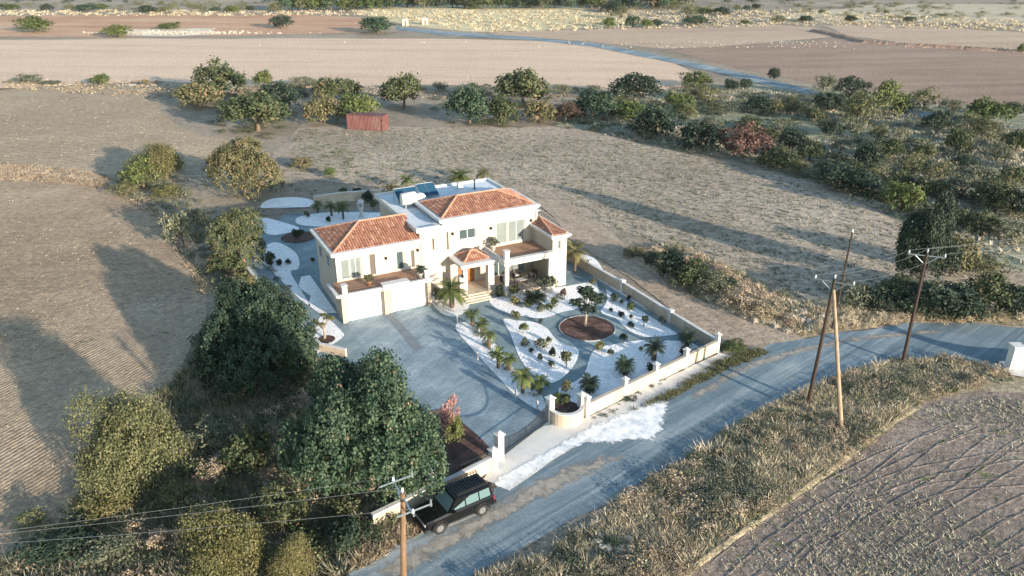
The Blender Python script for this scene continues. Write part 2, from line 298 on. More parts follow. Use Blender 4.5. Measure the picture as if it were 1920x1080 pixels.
poly('ploughed_plot',[(1240,1120),(1290,1050),(1420,965),(1530,890),(1650,800),(1730,745),(1830,722),(2000,735),(2400,760),(2400,1500),(1150,1500)],M['plough_right'],.03,.3,2,16)
poly('verge_ground',[(880,1105),(1000,1055),(1100,985),(1240,890),(1340,825),(1420,770),(1500,735),(1600,690),(1700,668),(1800,668),(1870,690),(2400,740),(2400,770),(1830,730),(1730,752),(1540,895),(1300,1060),(1200,1200),(800,1200)],M['verge'],.045,.5,2,17)
poly('track_verge',[(1180,470),(1260,455),(1400,510),(1500,560),(1620,560),(1950,590),(1950,612),(1800,606),(1700,606),(1570,622),(1500,636),(1400,596),(1310,556)],M['verge'],.04,.6,2,18)
poly('road',[(440,1260),(657,1073),(790,1002),(915,925),(1000,868),(1130,800),(1250,744),(1350,692),(1450,648),(1570,624),(1700,607),(1810,608),(2100,625),(2400,640),(2400,720),(2000,700),(1870,690),(1800,674),(1700,673),(1600,694),(1500,732),(1410,774),(1325,834),(1230,885),(1080,977),(900,1075),(640,1260)],M['road'],.06,.28,1.,19)
poly('far_road',[(745,50),(840,60),(1000,70),(1120,82),(1240,104),(1330,124),(1440,148),(1560,178),(1700,205),(1940,245),(1940,255),(1700,216),(1540,184),(1430,158),(1320,132),(1230,112),(1110,88),(1000,76),(830,66),(740,56)],M['road'],.08,.5,4,20)
poly('gateway_apron',[(926,862),(1020,800),(1100,784),(1350,662),(1372,670),(1262,738),(1180,780),(1110,815),(1040,862),(955,922),(905,900)],M['concrete'],.085,.12,.8,21)
def soft(name,pts,mat,z,inset=.7,seed=1):
    r=random.Random(seed); P=[Vector(at(*p)) for p in pts]; Q=[]; n=len(P)
    for i in range(n):
        a,b,c,d=P[i-1],P[i],P[(i+1)%n],P[(i+2)%n]
        for k in range(8):
            t=k/8; Q.append(.5*((2*b)+(c-a)*t+(2*a-5*b+4*c-d)*t*t+(3*b-a-3*c+d)*t**3))
    g=.28; xs=[p.x for p in Q]; ys=[p.y for p in Q]; x0,y0=min(xs)-1,min(ys)-1; nx=int((max(xs)+1-x0)/g)+1; ny=int((max(ys)+1-y0)/g)+1
    gx,gy=np.meshgrid(x0+g*np.arange(nx),y0+g*np.arange(ny),indexing='ij'); px_,py_=gx.ravel(),gy.ravel(); a=np.array([(p.x,p.y) for p in Q]); b=np.roll(a,-1,0); dm=np.full(len(px_),1e9); ins=np.zeros(len(px_),bool)
    for (ax,ay),(bx,by) in zip(a,b):
        dx,dy=bx-ax,by-ay; t=np.clip(((px_-ax)*dx+(py_-ay)*dy)/(dx*dx+dy*dy+1e-9),0,1); dm=np.minimum(dm,np.hypot(px_-ax-t*dx,py_-ay-t*dy))
        if ay!=by: ins^=((ay>py_)!=(by>py_))&(px_<(bx-ax)*(py_-ay)/(by-ay)+ax)
    sd=np.where(ins,dm,-dm); A=np.clip((sd/inset+.5)/1.5,0,1).reshape(nx,ny); ok=A>0; idx={}; V=[];E_=[];F=[]
    def vi(i,j):
        if (i,j) not in idx: idx[(i,j)]=len(V); V.append((gx[i,j],gy[i,j],z)); E_.append(float(A[i,j]))
        return idx[(i,j)]
    for i in range(nx-1):
        for j in range(ny-1):
            if ok[i,j] or ok[i+1,j] or ok[i,j+1] or ok[i+1,j+1]: F.append((vi(i,j),vi(i+1,j),vi(i+1,j+1),vi(i,j+1)))
    me=bpy.data.meshes.new(name); me.from_pydata(V,[],F); me.materials.append(mat); at_=me.attributes.new('edge','FLOAT','POINT'); at_.data.foreach_set('value',E_); o=bpy.data.objects.new(name,me); C.objects.link(o); tag(o,kind='structure'); return o
def soft_mat(name,col,lo=.0,hi=.25,sc=2.2):
    t=NT(name); n_=t.noise(sc,7,.8); f=t.math('ADD',attr(t,'edge'),t.math('MULTIPLY',t.math('SUBTRACT',n_,.5),2.4)); al=t.ramp(f,[(.38+lo,0.),(.38+hi,1.)]); c_=t.ramp(t.noise(1.5,6,.75),col); t.put(t.b,'Alpha',al); return t.out(c_,.9,t.bump(t.noise(5,5,.8),.03,.7))
M['spill']=soft_mat('white_lime_spill',[(.38,(.5,.54,.56)),(.5,(.72,.73,.73)),(.62,(.86,.86,.84))]); M['dust']=soft_mat('tan_dust',[(.4,(.24,.22,.19)),(.6,(.36,.33,.28))],.1,.5,1.2)
soft('white_spill',[(1075,838),(1120,800),(1172,774),(1225,750),(1252,756),(1246,790),(1226,826),(1180,828),(1150,834),(1110,832)],M['spill'],.1,.55)
soft('white_spill',[(925,905),(985,868),(1040,840),(1090,808),(1130,792),(1140,806),(1100,832),(1050,856),(1000,890),(955,920)],M['spill'],.104,.45)
soft('road_dust',[(700,1066),(820,1000),(930,940),(1060,872),(1180,850),(1140,880),(1000,950),(860,1030),(740,1090)],M['dust'],.068,.8)
soft('road_dust',[(900,1066),(1000,1010),(1090,962),(1230,872),(1330,820),(1420,756),(1520,712),(1510,722),(1420,768),(1330,832),(1230,886),(1090,980),(910,1076)],M['dust'],.072,.6)
soft('road_dust',[(1300,735),(1400,680),(1500,650),(1620,628),(1760,618),(1760,628),(1620,642),(1500,668),(1400,702),(1310,752)],M['dust'],.076,.7)
# ---------------- property frame ----------------
OX,OY=at(645,607); AR=R(27.3); uu=Vector((math.cos(AR),math.sin(AR))); nn_=Vector((-math.sin(AR),math.cos(AR)))
def W(s,t): return (OX+s*uu.x+t*nn_.x, OY+s*uu.y+t*nn_.y)
poly('courtyard_paving',[W(-3.6,-5),W(-3.3,-3),W(-3.2,3),W(-3.4,10),W(-5.6,14),W(-6,22),W(-2,26),W(2,33),W(12,29),W(21,22),W(25,16),W(25.2,-18.6),W(11.2,-21.8),W(8.7,-22),W(3.4,-23.2),W(1.6,-21),W(.2,-9)],M['path'],.07,px=False)
poly('driveway',[W(.15,.1),W(7.9,.1),W(7.9,-21.6),W(3.5,-23.1),W(3.2,-21.2),W(2,-16),W(.2,-9)],M['driveway'],.085,px=False)
poly('driveway_band',[W(3.7,0),W(4.45,0),W(4.45,-7.5),W(3.7,-7.5)],M['band'],.1,px=False)
def zz(l,ox=780,oy=520,s=3.176): return [(ox+a/s,oy+b/s) for a,b in l]
beds={'A':zz([(235,305),(300,270),(365,290),(430,350),(510,450),(590,560),(670,640),(745,705),(775,790),(735,800),(600,715),(480,590),(350,450)]),
'B':zz([(520,255),(600,262),(700,272),(780,310),(830,370),(900,410),(960,430),(968,470),(940,530),(890,590),(840,625),(790,635),(730,610),(670,560),(620,490),(590,420),(560,340)]),
'C':zz([(1060,440),(1200,400),(1290,385),(1400,378),(1560,385),(1650,395),(1690,420),(1560,480),(1440,555),(1300,625),(1160,695),(1050,760),(960,760),(880,720),(850,690),(860,660),(960,620),(1010,560)]),
'D':zz([(1140,55),(1230,100),(1340,170),(1440,250),(1530,310),(1560,340),(1480,355),(1370,360),(1280,330),(1230,290),(1190,250),(1130,230),(1100,205),(1135,150)]),
'E':zz([(440,140),(470,185),(520,210),(640,238),(760,248),(860,215),(950,195),(1050,160),(1090,110),(1080,60),(1060,30),(880,60),(560,110)]),
'F':zz([(90,150),(130,200),(175,232),(230,240),(290,215),(318,170),(290,150),(275,100),(120,110)]),
'G':[(476,408),(500,410),(530,418),(560,428),(548,436),(510,442),(488,430)],
'H':[(555,412),(582,403),(630,399),(700,400),(720,402),(700,425),(575,425)],
'I':[(478,476),(500,461),(521,456),(551,472),(561,489),(559,506),(545,512),(566,548),(582,575),(560,560),(520,520)],
'J':[(490,385),(510,374),(552,371),(584,376),(588,388),(500,392)],
'K':[(586,650),(598,600),(612,597),(640,622),(643,634),(612,655),(585,668)]}
beds['L']=zz([(1150,40),(1120,-30),(1060,-110),(950,-140),(960,-90),(1040,-20),(1100,50)])
bedc={}
for k,p in beds.items():
    pw=[Vector(at(*q)) for q in p]; o=poly('gravel_bed',p,M['gravel'],.1 if k!='L' else .095,smoothit=True)
poly('gravel_strip',[W(-.02,2.2),W(-1.4,2.8),W(-1.9,5),W(-1.2,7),W(-1.8,9.5),W(-.9,12),W(-.05,12)],M['gravel'],.1,px=False,smoothit=False)
def disc(name,x,y,r,mat,z,ry=None):
    c=at(x,y); return poly(name,[(c[0]+r*math.cos(a/24*6.2832),c[1]+(ry or r)*math.sin(a/24*6.2832)) for a in range(24)],mat,z,px=False,wob=.06,seg=.5)
disc('mulch_bed',1100.5,617,2.38,M['mulch'],.12); disc('mulch_bed',560,446,1.9,M['mulch'],.12); disc('mulch_bed',612,638,.75,M['mulch'],.12)
poly('mulch_bed',[W(.3,-16.5),W(2.6,-16.5),W(3.3,-20.8),W(3.4,-22.6),W(-3,-24.5),W(-3,-17)],M['mulch'],.105,px=False)
c=at(1100.5,617); m=MB(); m.lathe([(2.36,.07),(2.36,.15),(2.43,.15),(2.43,.07)],40,c); tag(m.build('round_kerb',M['kerb'],None,False,(c[0],c[1],0)),kind='structure')
# ---------------- house ----------------
hs=thing('villa','two storey cream villa with red tiled hip roofs and two white garage doors','house',(OX,OY,0),AR)
def panel(mb,s0,s1,z0,z1,t0,t1,ops):     # wall slab with openings (a,b,c,d)
    xs=sorted({s0,s1,*[o[0] for o in ops],*[o[1] for o in ops]}); zs=sorted({z0,z1,*[o[2] for o in ops],*[o[3] for o in ops]})
    for i in range(len(xs)-1):
        a,b=xs[i],xs[i+1]; run=None
        for j in range(len(zs)-1):
            c,d=zs[j],zs[j+1]
            if any(o[0]<=a and o[1]>=b and o[2]<=c and o[3]>=d for o in ops): continue
            mb.box(a,b,t0,t1,c,d)
def window(s0,s1,z0,z1,t,kind='glass',div=1,depth=.14):
    f=MB(); w=.06
    f.box(s0,s1,t+depth-.06,t+depth-.01,z0,z0+w); f.box(s0,s1,t+depth-.06,t+depth-.01,z1-w,z1); f.box(s0,s0+w,t+depth-.06,t+depth-.01,z0+w,z1-w); f.box(s1-w,s1,t+depth-.06,t+depth-.01,z0+w,z1-w)
    for i in range(1,div+1):
        if div>1 and i<div: x=s0+(s1-s0)*i/div; f.box(x-.03,x+.03,t+depth-.06,t+depth-.01,z0+w,z1-w)
    fo=f.build('window',M['white'],hs)
    p=MB(); p.box(s0+w,s1-w,t+depth-.035,t+depth-.02,z0+w,z1-w); p.build('pane',M[kind],fo)
wb=MB()
# garage storey
gar=[(.42,3.6,0,2.35),(4.5,7.75,0,2.35)]
gw=MB(); panel(gw,0,8.2,0,2.72,0,.3,gar); gw.box(0,8.2,.3,2.295,0,2.72); gw.build('garage_wall',M['base'],hs)
# left upper block
lo=[(.75,1.55,3.1,5.0),(1.6,2.6,3.1,5.0),(3.4,3.9,3.1,5.05),(5.9,6.6,3.1,4.85),(7.3,7.62,3.1,4.75)]
panel(wb,.3,8.2,2.72,5.55,2.3,2.55,lo); wb.box(.3,8.2,2.55,9,2.72,5.5); wb.box(.3,8.2,2.3,9,0,2.72)
# main block
mo=[(9.42,9.62,4.45,5.55),(10.85,11.05,4.2,5.95),(12.15,13.85,4.92,5.92),(16.0,17.2,3.8,6.0),(17.3,19.1,3.8,5.98),(11.9,13.6,.5,2.9),(15.6,16.9,.5,2.8),(17.6,19.2,.5,2.8)]
panel(wb,8.2,20.5,0,6.6,2.3,2.55,mo); wb.box(8.2,20.5,2.55,13.8,0,6.6)
wb.box(10.5,20.2,2.35,7.9,6.62,7.05)
# right wing
panel(wb,19.95,21.5,0,5.15,-1.7,-1.45,[(20.55,20.85,3.9,4.8)]); wb.box(19.95,21.5,-1.45,8,0,5.15)
wb.build('wall',M['wall'],hs)
for a,b,c_,d in [lo[0]]: window(a,b,c_,d,2.3,'glass_pale')
window(*lo[1],2.3,'glass_pale',2); window(*lo[3],2.3,'glass'); window(*mo[2],2.3,'glass',2); window(*mo[3],2.3,'glass_pale'); window(*mo[4],2.3,'glass_pale',2)
window(*mo[6],2.3,'glass',2); window(*mo[7],2.3,'glass_pale',2); window(20.55,20.85,3.9,4.8,-1.7,'glass')
for a,b,c_,d in(lo[2],lo[4],mo[0],mo[1]):
    s=MB(); 
    k=int((d-c_)/.09)
    s.box(a,b,2.40,2.43,c_,d)
    for i in range(k): z=c_+.02+i*.09; s.box(a+.03,b-.03,2.37,2.398,z,z+.06)
    s.build('shutter',M['shutter'],hs)
# open shutter leaves flat beside the balcony doors
for a in(2.72,5.0,6.68):
    s=MB(); s.box(a,a+.5,2.25,2.296,3.15,4.95)
    for i in range(18): z=3.22+i*.095; s.box(a+.06,a+.44,2.235,2.249,z,z+.06)
    s.build('shutter',M['white'],hs)
for a,b,c_,d in gar:
    g=MB(); g.box(a,b,.2,.26,.02,d)
    for i in range(4):
        for j in range(5): x=a+.12+j*(b-a-.1)/5; z=.1+i*d/4; g.box(x,x+(b-a)/5-.14,.18,.199,z,z+d/4-.12)
    g.build('garage_door',M['garage'],hs)
for a in(3.605,7.755):
    p=MB(); p.box(a,a+.11,-.03,-.004,0,2.35); p.build('door_edge_strip',M['shutter'],hs)  # dark grey strip on the wall at each garage door's right edge
# corner quoins/pilasters of the garage front
for x in(.0,3.75,7.85):
    p=MB(); p.box(x-.06 if x==0 else x,x+.34 if x else .3,-.12,-.003,0,2.68); p.build('pilaster',M['base'],hs)
# balcony
b=MB(); b.box(-.45,8.05,-.62,2.29,2.724,2.92); b.box(-.66,8.2,-.85,-.55,2.925,3.08); b.box(-.66,-.36,-.549,2.2,2.925,3.08); b.box(3.45,8.0,-.95,-.851,2.80,3.12); b.box(3.45,5.9,-1.0,-.2,3.09,3.3); b.build('balcony_slab',M['white'],hs)
b=MB(); b.box(-.35,8.0,-.54,2.28,2.925,2.97); b.build('balcony_floor',M['terracotta'],hs)
for x in(0,7.48): b=MB(); b.box(x,x+.42,-.6,-.1,3.1,3.75); b.box(x-.06,x+.48,-.66,-.04,3.752,3.83); b.build('balcony_pier',M['white'],hs)
def rail(name,pts,z0,z1,step=.14,r=.012,parent=None,mat='iron'):
    f=MB()
    for i in range(len(pts)-1):
        a=Vector(pts[i]); c_=Vector(pts[i+1]); L=(c_-a).length; k=int(L/step)
        f.tube((a.x,a.y,z1),(c_.x,c_.y,z1),.02,n=5); f.tube((a.x,a.y,z0+.06),(c_.x,c_.y,z0+.06),.014,n=4)
        for j in range(k+1): q=a.lerp(c_,j/max(1,k)); f.tube((q.x,q.y,z0),(q.x,q.y,z1),r,n=4)
    return f.build(name,M[mat],parent)
rail('balcony_railing',[(.5,-.35),(3.4,-.35)],3.08,3.85,parent=hs); rail('balcony_railing',[(5.95,-.35),(7.45,-.35)],3.08,3.85,parent=hs)
# trims
def trim(s0,s1,t0,t1,z,h=.22,ov=.42,w=.5,mat='white'):   # ring cornice round an eave
    r=MB(); a,b_,c_,d=s0-ov,s1+ov,t0-ov,t1+ov
    r.box(a,b_,c_,c_+w,z,z+h); r.box(a,b_,d-w,d,z,z+h); r.box(a,a+w,c_+w,d-w,z,z+h); r.box(b_-w,b_,c_+w,d-w,z,z+h)
    r.box(a+.12,b_-.12,c_+.12,c_+w-.02,z-.12,z-.002); r.box(a+.12,a+w-.02,c_+w,d-w,z-.12,z-.002)
    return r.build('cornice',M[mat],hs)
def roof(s0,s1,t0,t1,z,rise,hipL=True,hipR=True,seed=1,shift=None):   # tiled hip roof, half round tile courses
    rr=random.Random(seed); m=MB(); hw=(t1-t0)/2; tm=(t0+t1)/2; zr=z+rise
    a=s0+(hw if hipL else 0); b=s1-(hw if hipR else 0)
    if a>b: a=b=(s0+s1)/2
    def face(o,e,g,Wd,Ls,la,lb):   # origin, eave dir, up-slope vector (unit), eave length, slope length
        nrm=e.cross(g).normalized(); nrm=nrm if nrm.z>0 else -nrm
        def pt(x,y,h): return o+e*x+g*y+nrm*h
        # sheet below the tiles
        m.add([pt(0,0,0),pt(Wd,0,0),pt(Wd-lb,Ls,0),pt(la,Ls,0)] if Wd-lb-la>1e-3 else [pt(0,0,0),pt(Wd,0,0),pt(la,Ls,0)],[(0,1,2,3)] if Wd-lb-la>1e-3 else [(0,1,2)],.2)
        p=.24; k=int(Wd/p)
        for i in range(k):
            x=p*(i+.5)+(Wd-k*p)/2; L=Ls
            if la>1e-3: L=min(L,x/la*Ls)
            if lb>1e-3: L=min(L,(Wd-x)/lb*Ls)
            y=-.04
            while y<L-.05:
                y2=min(y+.38,L); q=rr.random(); q=q*.7+.15 if rr.random()<.8 else rr.choice([.0,1.])
                vs=[]
                for yy,hh in((y,.035),(y2,.012)):
                    for ax,az in((-.11,0),(-.07,.05),(0,.075),(.07,.05),(.11,0)): vs.append(pt(x+ax,yy,az+hh))
                m.add(vs,[(j,j+1,j+6,j+5) for j in range(4)]+[(0,1,2,3,4)],q); y+=.36
    sl=math.hypot(hw,rise); V=Vector
    face(V((s0,t0,z)),V((1,0,0)),V((0,hw,rise))/sl,s1-s0,sl,a-s0,s1-b)
    face(V((s1,t1,z)),V((-1,0,0)),V((0,-hw,rise))/sl,s1-s0,sl,s1-b,a-s0)
    if hipL: q=math.hypot(a-s0,rise); face(V((s0,t1,z)),V((0,-1,0)),V((a-s0,0,rise))/q,t1-t0,q,hw,hw)
    if hipR: q=math.hypot(s1-b,rise); face(V((s1,t0,z)),V((0,1,0)),V((b-s1,0,rise))/q,t1-t0,q,hw,hw)
    def ridge(p,q):
        p=V(p);q=V(q); k=max(1,int((q-p).length/.4))
        for i in range(k): m.tube(p.lerp(q,i/k)+V((0,0,.05)),p.lerp(q,(i+1.1)/k)+V((0,0,.04)),.12,.1,6,.75+.25*rr.random())
    ridge((a,tm,zr),(b,tm,zr))
    if hipL: ridge((s0,t0,z),(a,tm,zr)); ridge((s0,t1,z),(a,tm,zr))
    if hipR: ridge((s1,t0,z),(b,tm,zr)); ridge((s1,t1,z),(b,tm,zr))
    if not hipL: m.add([(s0,t0,z),(s0,t1,z),(s0,tm,zr)],[(0,1,2)],.2)
    if not hipR: m.add([(s1,t0,z),(s1,t1,z),(s1,tm,zr)],[(0,1,2)],.2)
    return m.build('roof',M['tiles'],hs)
trim(.3,8.2,2.3,9,5.56,.24,.4); roof(.3,8.15,2.3,8.95,5.8,1.3,True,False,1)
f=MB(); f.box(8.0,20.7,2.1,14.0,6.602,6.66); f.build('flat_roof',M['flat'],hs)
r=MB(); r.box(7.8,10.1,1.9,2.2,6.45,6.86); r.box(7.8,8.1,2.2,14.2,6.45,6.86); r.box(8.1,20.9,13.9,14.2,6.45,6.86); r.box(20.6,20.9,8.5,13.9,6.45,6.86); r.build('parapet',M['white'],hs)
trim(10.5,20.2,2.4,7.9,7.055,.25,.42,.45); roof(10.55,20.15,2.45,7.85,7.31,1.0,True,True,2)
trim(19.95,21.5,-1.7,6.0,5.155,.22,.3,.4); roof(19.95,21.5,-1.7,5.95,5.38,.42,True,True,3)
# portico
p=MB(); p.box(11.0,11.349,-.2,.3,0,2.4); p.box(11.35,11.75,-.25,.15,.45,3.2); p.build('portico_pillar',M['white'],hs)
p=MB(); p.box(13.9,14.5,-.25,.35,.1,3.2); p.build('portico_pillar',M['white'],hs)
p=MB(); p.box(11.05,14.85,-.55,2.28,3.2,3.42); p.box(10.95,14.95,-.65,2.25,3.425,3.56); p.build('portico_slab',M['white'],hs); roof(11.65,14.15,.05,2.2,3.57,.6,True,True,4)
p=MB(); p.box(11.0,14.9,-.5,2.29,.0,.5)
for i in range(4): p.box(11.15,13.7,-.5-.33*(i+1),-.502-.33*i,0,.5-.115*(i+1))
p.build('entrance_steps',M['stone'],hs)
d=MB(); d.box(11.9,13.6,2.38,2.44,.5,2.9)
for a in(12.0,12.8): 
    for z in(.6,1.4,2.2): d.box(a,a+.68,2.35,2.379,z,z+.6)
dd=d.build('front_door',M['door'],hs); d=MB(); d.tube((12.68,2.3,1.5),(12.68,2.3,1.8),.025); d.tube((12.82,2.3,1.5),(12.82,2.3,1.8),.025); d.build('handle',M['rim'],dd)
# porch with terrace above
p=MB(); p.box(14.9,20.2,-1.9,2.29,0,.48); p.build('porch_floor',M['stone'],hs)
for x in(14.95,19.55):
    p=MB(); p.box(x,x+.36,-1.75,-1.39,.48,3.32); p.box(x-.06,x+.42,-1.81,-1.33,.48,.62); p.box(x-.06,x+.42,-1.81,-1.33,3.2,3.319); p.build('column',M['white'],hs)
p=MB(); p.box(14.75,19.945,-1.95,2.29,3.32,3.56); p.box(14.75,19.94,-1.99,-1.7,3.561,3.84); p.box(14.65,19.94,-2.1,-1.6,3.845,3.93); p.box(14.7,14.95,-1.69,2.28,3.561,3.84); p.box(14.8,15.25,-1.95,-1.5,3.94,4.7); p.box(14.74,15.31,-2.0,-1.44,4.7,4.79); p.build('terrace_parapet',M['white'],hs)
p=MB(); p.box(14.96,19.94,-1.69,2.28,3.561,3.60); p.build('terrace_floor',M['terracotta'],hs)
rail('porch_railing',[(15.4,-1.6),(19.5,-1.6)],.48,1.35,parent=hs)
rail('entrance_railing',[(13.85,-1.7),(13.85,-.3)],.3,1.25,parent=hs)
# wall lamps
for x,z in((4.9,4.5),(7.95,4.75),(11.45,5.75),(15.4,5.65),(19.75,5.75)):
    l=MB(); l.tube((x,2.295,z),(x,2.18,z),.03,n=6); l.lathe([(.05,z-.16),(.1,z-.1),(.1,z+.06),(.03,z+.14)],8,(x,2.13)); l.build('wall_lamp',M['iron'],hs)
l=MB(); l.tube((11.2,-.205,2.5),(11.2,-.35,2.5),.03,n=6); l.lathe([(.07,2.3),(.12,2.38),(.12,2.58),(.03,2.68)],8,(11.2,-.42)); l.build('wall_lamp',M['iron'],hs)
# left side wall openings
for t,z0,z1,xx in((4.2,3.7,4.7,.3),(7,3.7,4.7,.3),(4.6,1,1.9,.3)):
    w1=MB(); w1.box(xx-.05,xx-.003,t-.06,t+.86,z0-.06,z1+.06); fo=w1.build('window',M['white'],hs); w1=MB(); w1.box(xx-.06,xx-.052,t,t+.8,z0,z1); w1.build('pane',M['glass'],fo)
for x,y_,z in((8.3,2.24,6.5),(20.3,2.24,6.9),(.36,2.24,5.5)):
    l=MB(); l.tube((x,y_,.1 if x<20 and x>1 else 3.6 if x>20 else 3.1),(x,y_,z),.045,n=8); l.build('downpipe',M['white'],hs)
# roof gear : solar water heaters, vents
def HW(s,t,z): x,y=W(s,t); return (x,y,z)
for i,(s,t,lab) in enumerate(((10.2,10.8,'left dark blue solar panel pair on the flat white roof'),(12.6,11.4,'right blue solar panel with white frame on the flat roof'))):
    th_=thing('solar_panel',lab,'solar panel',HW(s,t,6.66),AR,'solar panels on the flat roof')
    p=MB(); wd=2.3 if i==0 else 1.9
    p.add([(-wd/2,-.9,.25),(wd/2,-.9,.25),(wd/2,.8,1.15),(-wd/2,.8,1.15),(-wd/2,-.9,.18),(wd/2,-.9,.18),(wd/2,.8,1.08),(-wd/2,.8,1.08)],[(0,1,2,3),(4,7,6,5),(0,4,5,1),(1,5,6,2),(2,6,7,3),(3,7,4,0)]); p.build('panel',M['solar'],th_)
    p=MB()
    for x in(-wd/2,0,wd/2): p.tube((x,-.92,.27),(x,.82,1.17),.035,n=5); p.tube((x,.7,0),(x,.7,1.05),.025,n=5); p.tube((x,-.8,0),(x,-.8,.25),.025,n=5)
    p.tube((-wd/2,.82,1.17),(wd/2,.82,1.17),.035,n=5); p.tube((-wd/2,-.92,.27),(wd/2,-.92,.27),.035,n=5); p.build('frame',M['galv'],th_)
def tank(nm,lab,s,t,z,r,L):
    th_=thing(nm,lab,'water tank',HW(s,t,z),AR); p=MB()
    p.tube((-L/2,0,r+.25),(L/2,0,r+.25),r,r,20); p.tube((-L/2-.1,0,r+.25),(-L/2,0,r+.25),r*.6,r,20); p.tube((L/2,0,r+.25),(L/2+.1,0,r+.25),r,r*.6,20); p.build('tank',M['white'],th_,True)
    p=MB(); 
    for x in(-L/3,L/3): p.box(x-.05,x+.05,-r*.7,r*.7,0,.4)
    p.build('stand',M['galv'],th_)
tank('water_tank','round white water tank in front of the solar panels on the roof',9.7,8.9,6.66,.62,1.4)
th_=thing('water_barrel','squat white roof tank by the tiled upper roof','water tank',HW(10.9,9.1,6.66),AR); p=MB(); p.lathe([(.55,0),(.62,.2),(.62,.9),(.45,1.1),(.2,1.2)],18); p.build('barrel',M['white'],th_,True)
th_=thing('roof_vent','small white vent hood near the back of the flat roof','vent',HW(16.6,12.2,6.66),AR); p=MB(); p.box(-.25,.25,-.25,.25,0,.55); p.box(-.32,.32,-.32,.32,.6,.7); p.tube((0,0,.5),(0,0,.75),.12); p.build('hood',M['white'],th_)
th_=thing('flue_pipe','thin dark flue pipe on the flat roof','pipe',HW(17.9,11.3,6.66),AR); p=MB(); p.tube((0,0,0),(0,0,.9),.08); p.tube((0,0,.95),(0,0,1.1),.15,.08); p.build('flue',M['iron'],th_)
# ---------------- boundary walls ----------------
def wpt(x,y,z=0): return at(x,y,z)
GP=W(11.0,-22.0); CR=W(25.4,-18.9)
def pier(loc,lab,h=1.75,w=.42,grp='white wall piers along the front wall'):
    t=thing('wall_pier',lab,'pier',(loc[0],loc[1],0),math.atan2(CR[1]-GP[1],CR[0]-GP[0]),grp); m=MB(); m.box(-w/2,w/2,-w/2,w/2,0,h); m.build('shaft',M['white'],t)
    m=MB(); m.box(-w/2-.07,w/2+.07,-w/2-.07,w/2+.07,h,h+.08); m.add([(-w/2,-w/2,h+.082),(w/2,-w/2,h+.082),(w/2,w/2,h+.082),(-w/2,w/2,h+.082),(0,0,h+.25)],[(0,1,4),(1,2,4),(2,3,4),(3,0,4)]); m.build('cap',M['white'],t)
fw=thing('front_wall','low cream wall with white coping between white piers along the road','wall',(GP[0],GP[1],0)); 
d2=Vector((CR[0]-GP[0],CR[1]-GP[1])); m=MB(); m.strip([(0,0),tuple(d2)],.22,0,1.05); m.build('wall',M['fence'],fw); m=MB(); m.strip([(0,0),tuple(d2)],.28,1.053,1.1); m.build('coping',M['fence'],fw)
labs=['white pier at the pedestrian opening beside the rounded planter','second white pier of the front wall counting from the gate','third white pier of the front wall counting from the gate','fourth white pier of the front wall counting from the gate','fifth white pier of the front wall counting from the gate','white corner pier where the front wall meets the side wall']
for i,f_ in enumerate((0,.26,.49,.73,.86,1.)):
    if i==4: continue
    pier((GP[0]+d2.x*f_,GP[1]+d2.y*f_),labs[i] if i<4 else labs[5],1.6,.32)
sw=thing('side_wall','long low cream wall with white coping between garden and dirt track','wall',(CR[0],CR[1],0)); pts=[W(25.4,-18.9),W(25.35,-13),W(25.35,-5.7),W(25.1,-.7),W(25.1,3.4),W(25,17),W(21,23)]
pl=[(x-CR[0],y-CR[1]) for x,y in pts]; m=MB(); m.strip(pl,.2,0,1.1); m.build('wall',M['fence'],sw); m=MB(); m.strip(pl,.3,1.103,1.17); m.build('coping',M['white'],sw)
for i,tt in enumerate((-13.,-5.7,0.)):
    x,y=W(25.35,tt); 
    o=thing('side_wall_pier',['short white pier in the side wall nearest the road corner','middle short white pier of the side wall','short white pier of the side wall nearest the villa'][i],'pier',(x,y,0),AR,'short piers on the side wall'); m=MB(); m.box(-.18,.18,-.18,.18,0,1.28); m.build('shaft',M['white'],o); m=MB(); m.box(-.23,.23,-.23,.23,1.283,1.35); m.build('cap',M['white'],o)
# rounded planter wall by gate
pc=W(9.6,-21.5); o=thing('planter_wall','rounded cream planter wall full of green shrubs beside the gate','planter',(pc[0],pc[1],0)); m=MB(); A0=AR+R(180)-.2
arc=[(1.15*math.cos(A0+R(a)),1.15*math.sin(A0+R(a))) for a in range(0,191,12)]; m.strip(arc,.22,0,1.05); m.build('wall',M['fence'],o); m=MB(); m.strip(arc,.3,1.053,1.1); m.build('coping',M['white'],o)
m=MB(); m.lathe([(1.04,.1),(1.04,.8)],20); m.build('soil',M['mulch'],o)
pier((pc[0]+arc[0][0],pc[1]+arc[0][1]),'white gate pier on the left end of the rounded planter',1.85,.45,'gate piers'); pier((pc[0]+arc[-1][0],pc[1]+arc[-1][1]),'white gate pier on the right end of the rounded planter',1.75,.42,'gate piers')
g1=at(936,862); pier(g1,'taller white gate pier on the left side of the driveway gate',1.95,.45,'gate piers'); g2=at(925,880); pier(g2,'lower white pier at the end of the roadside wall',1.45,.42,'gate piers')
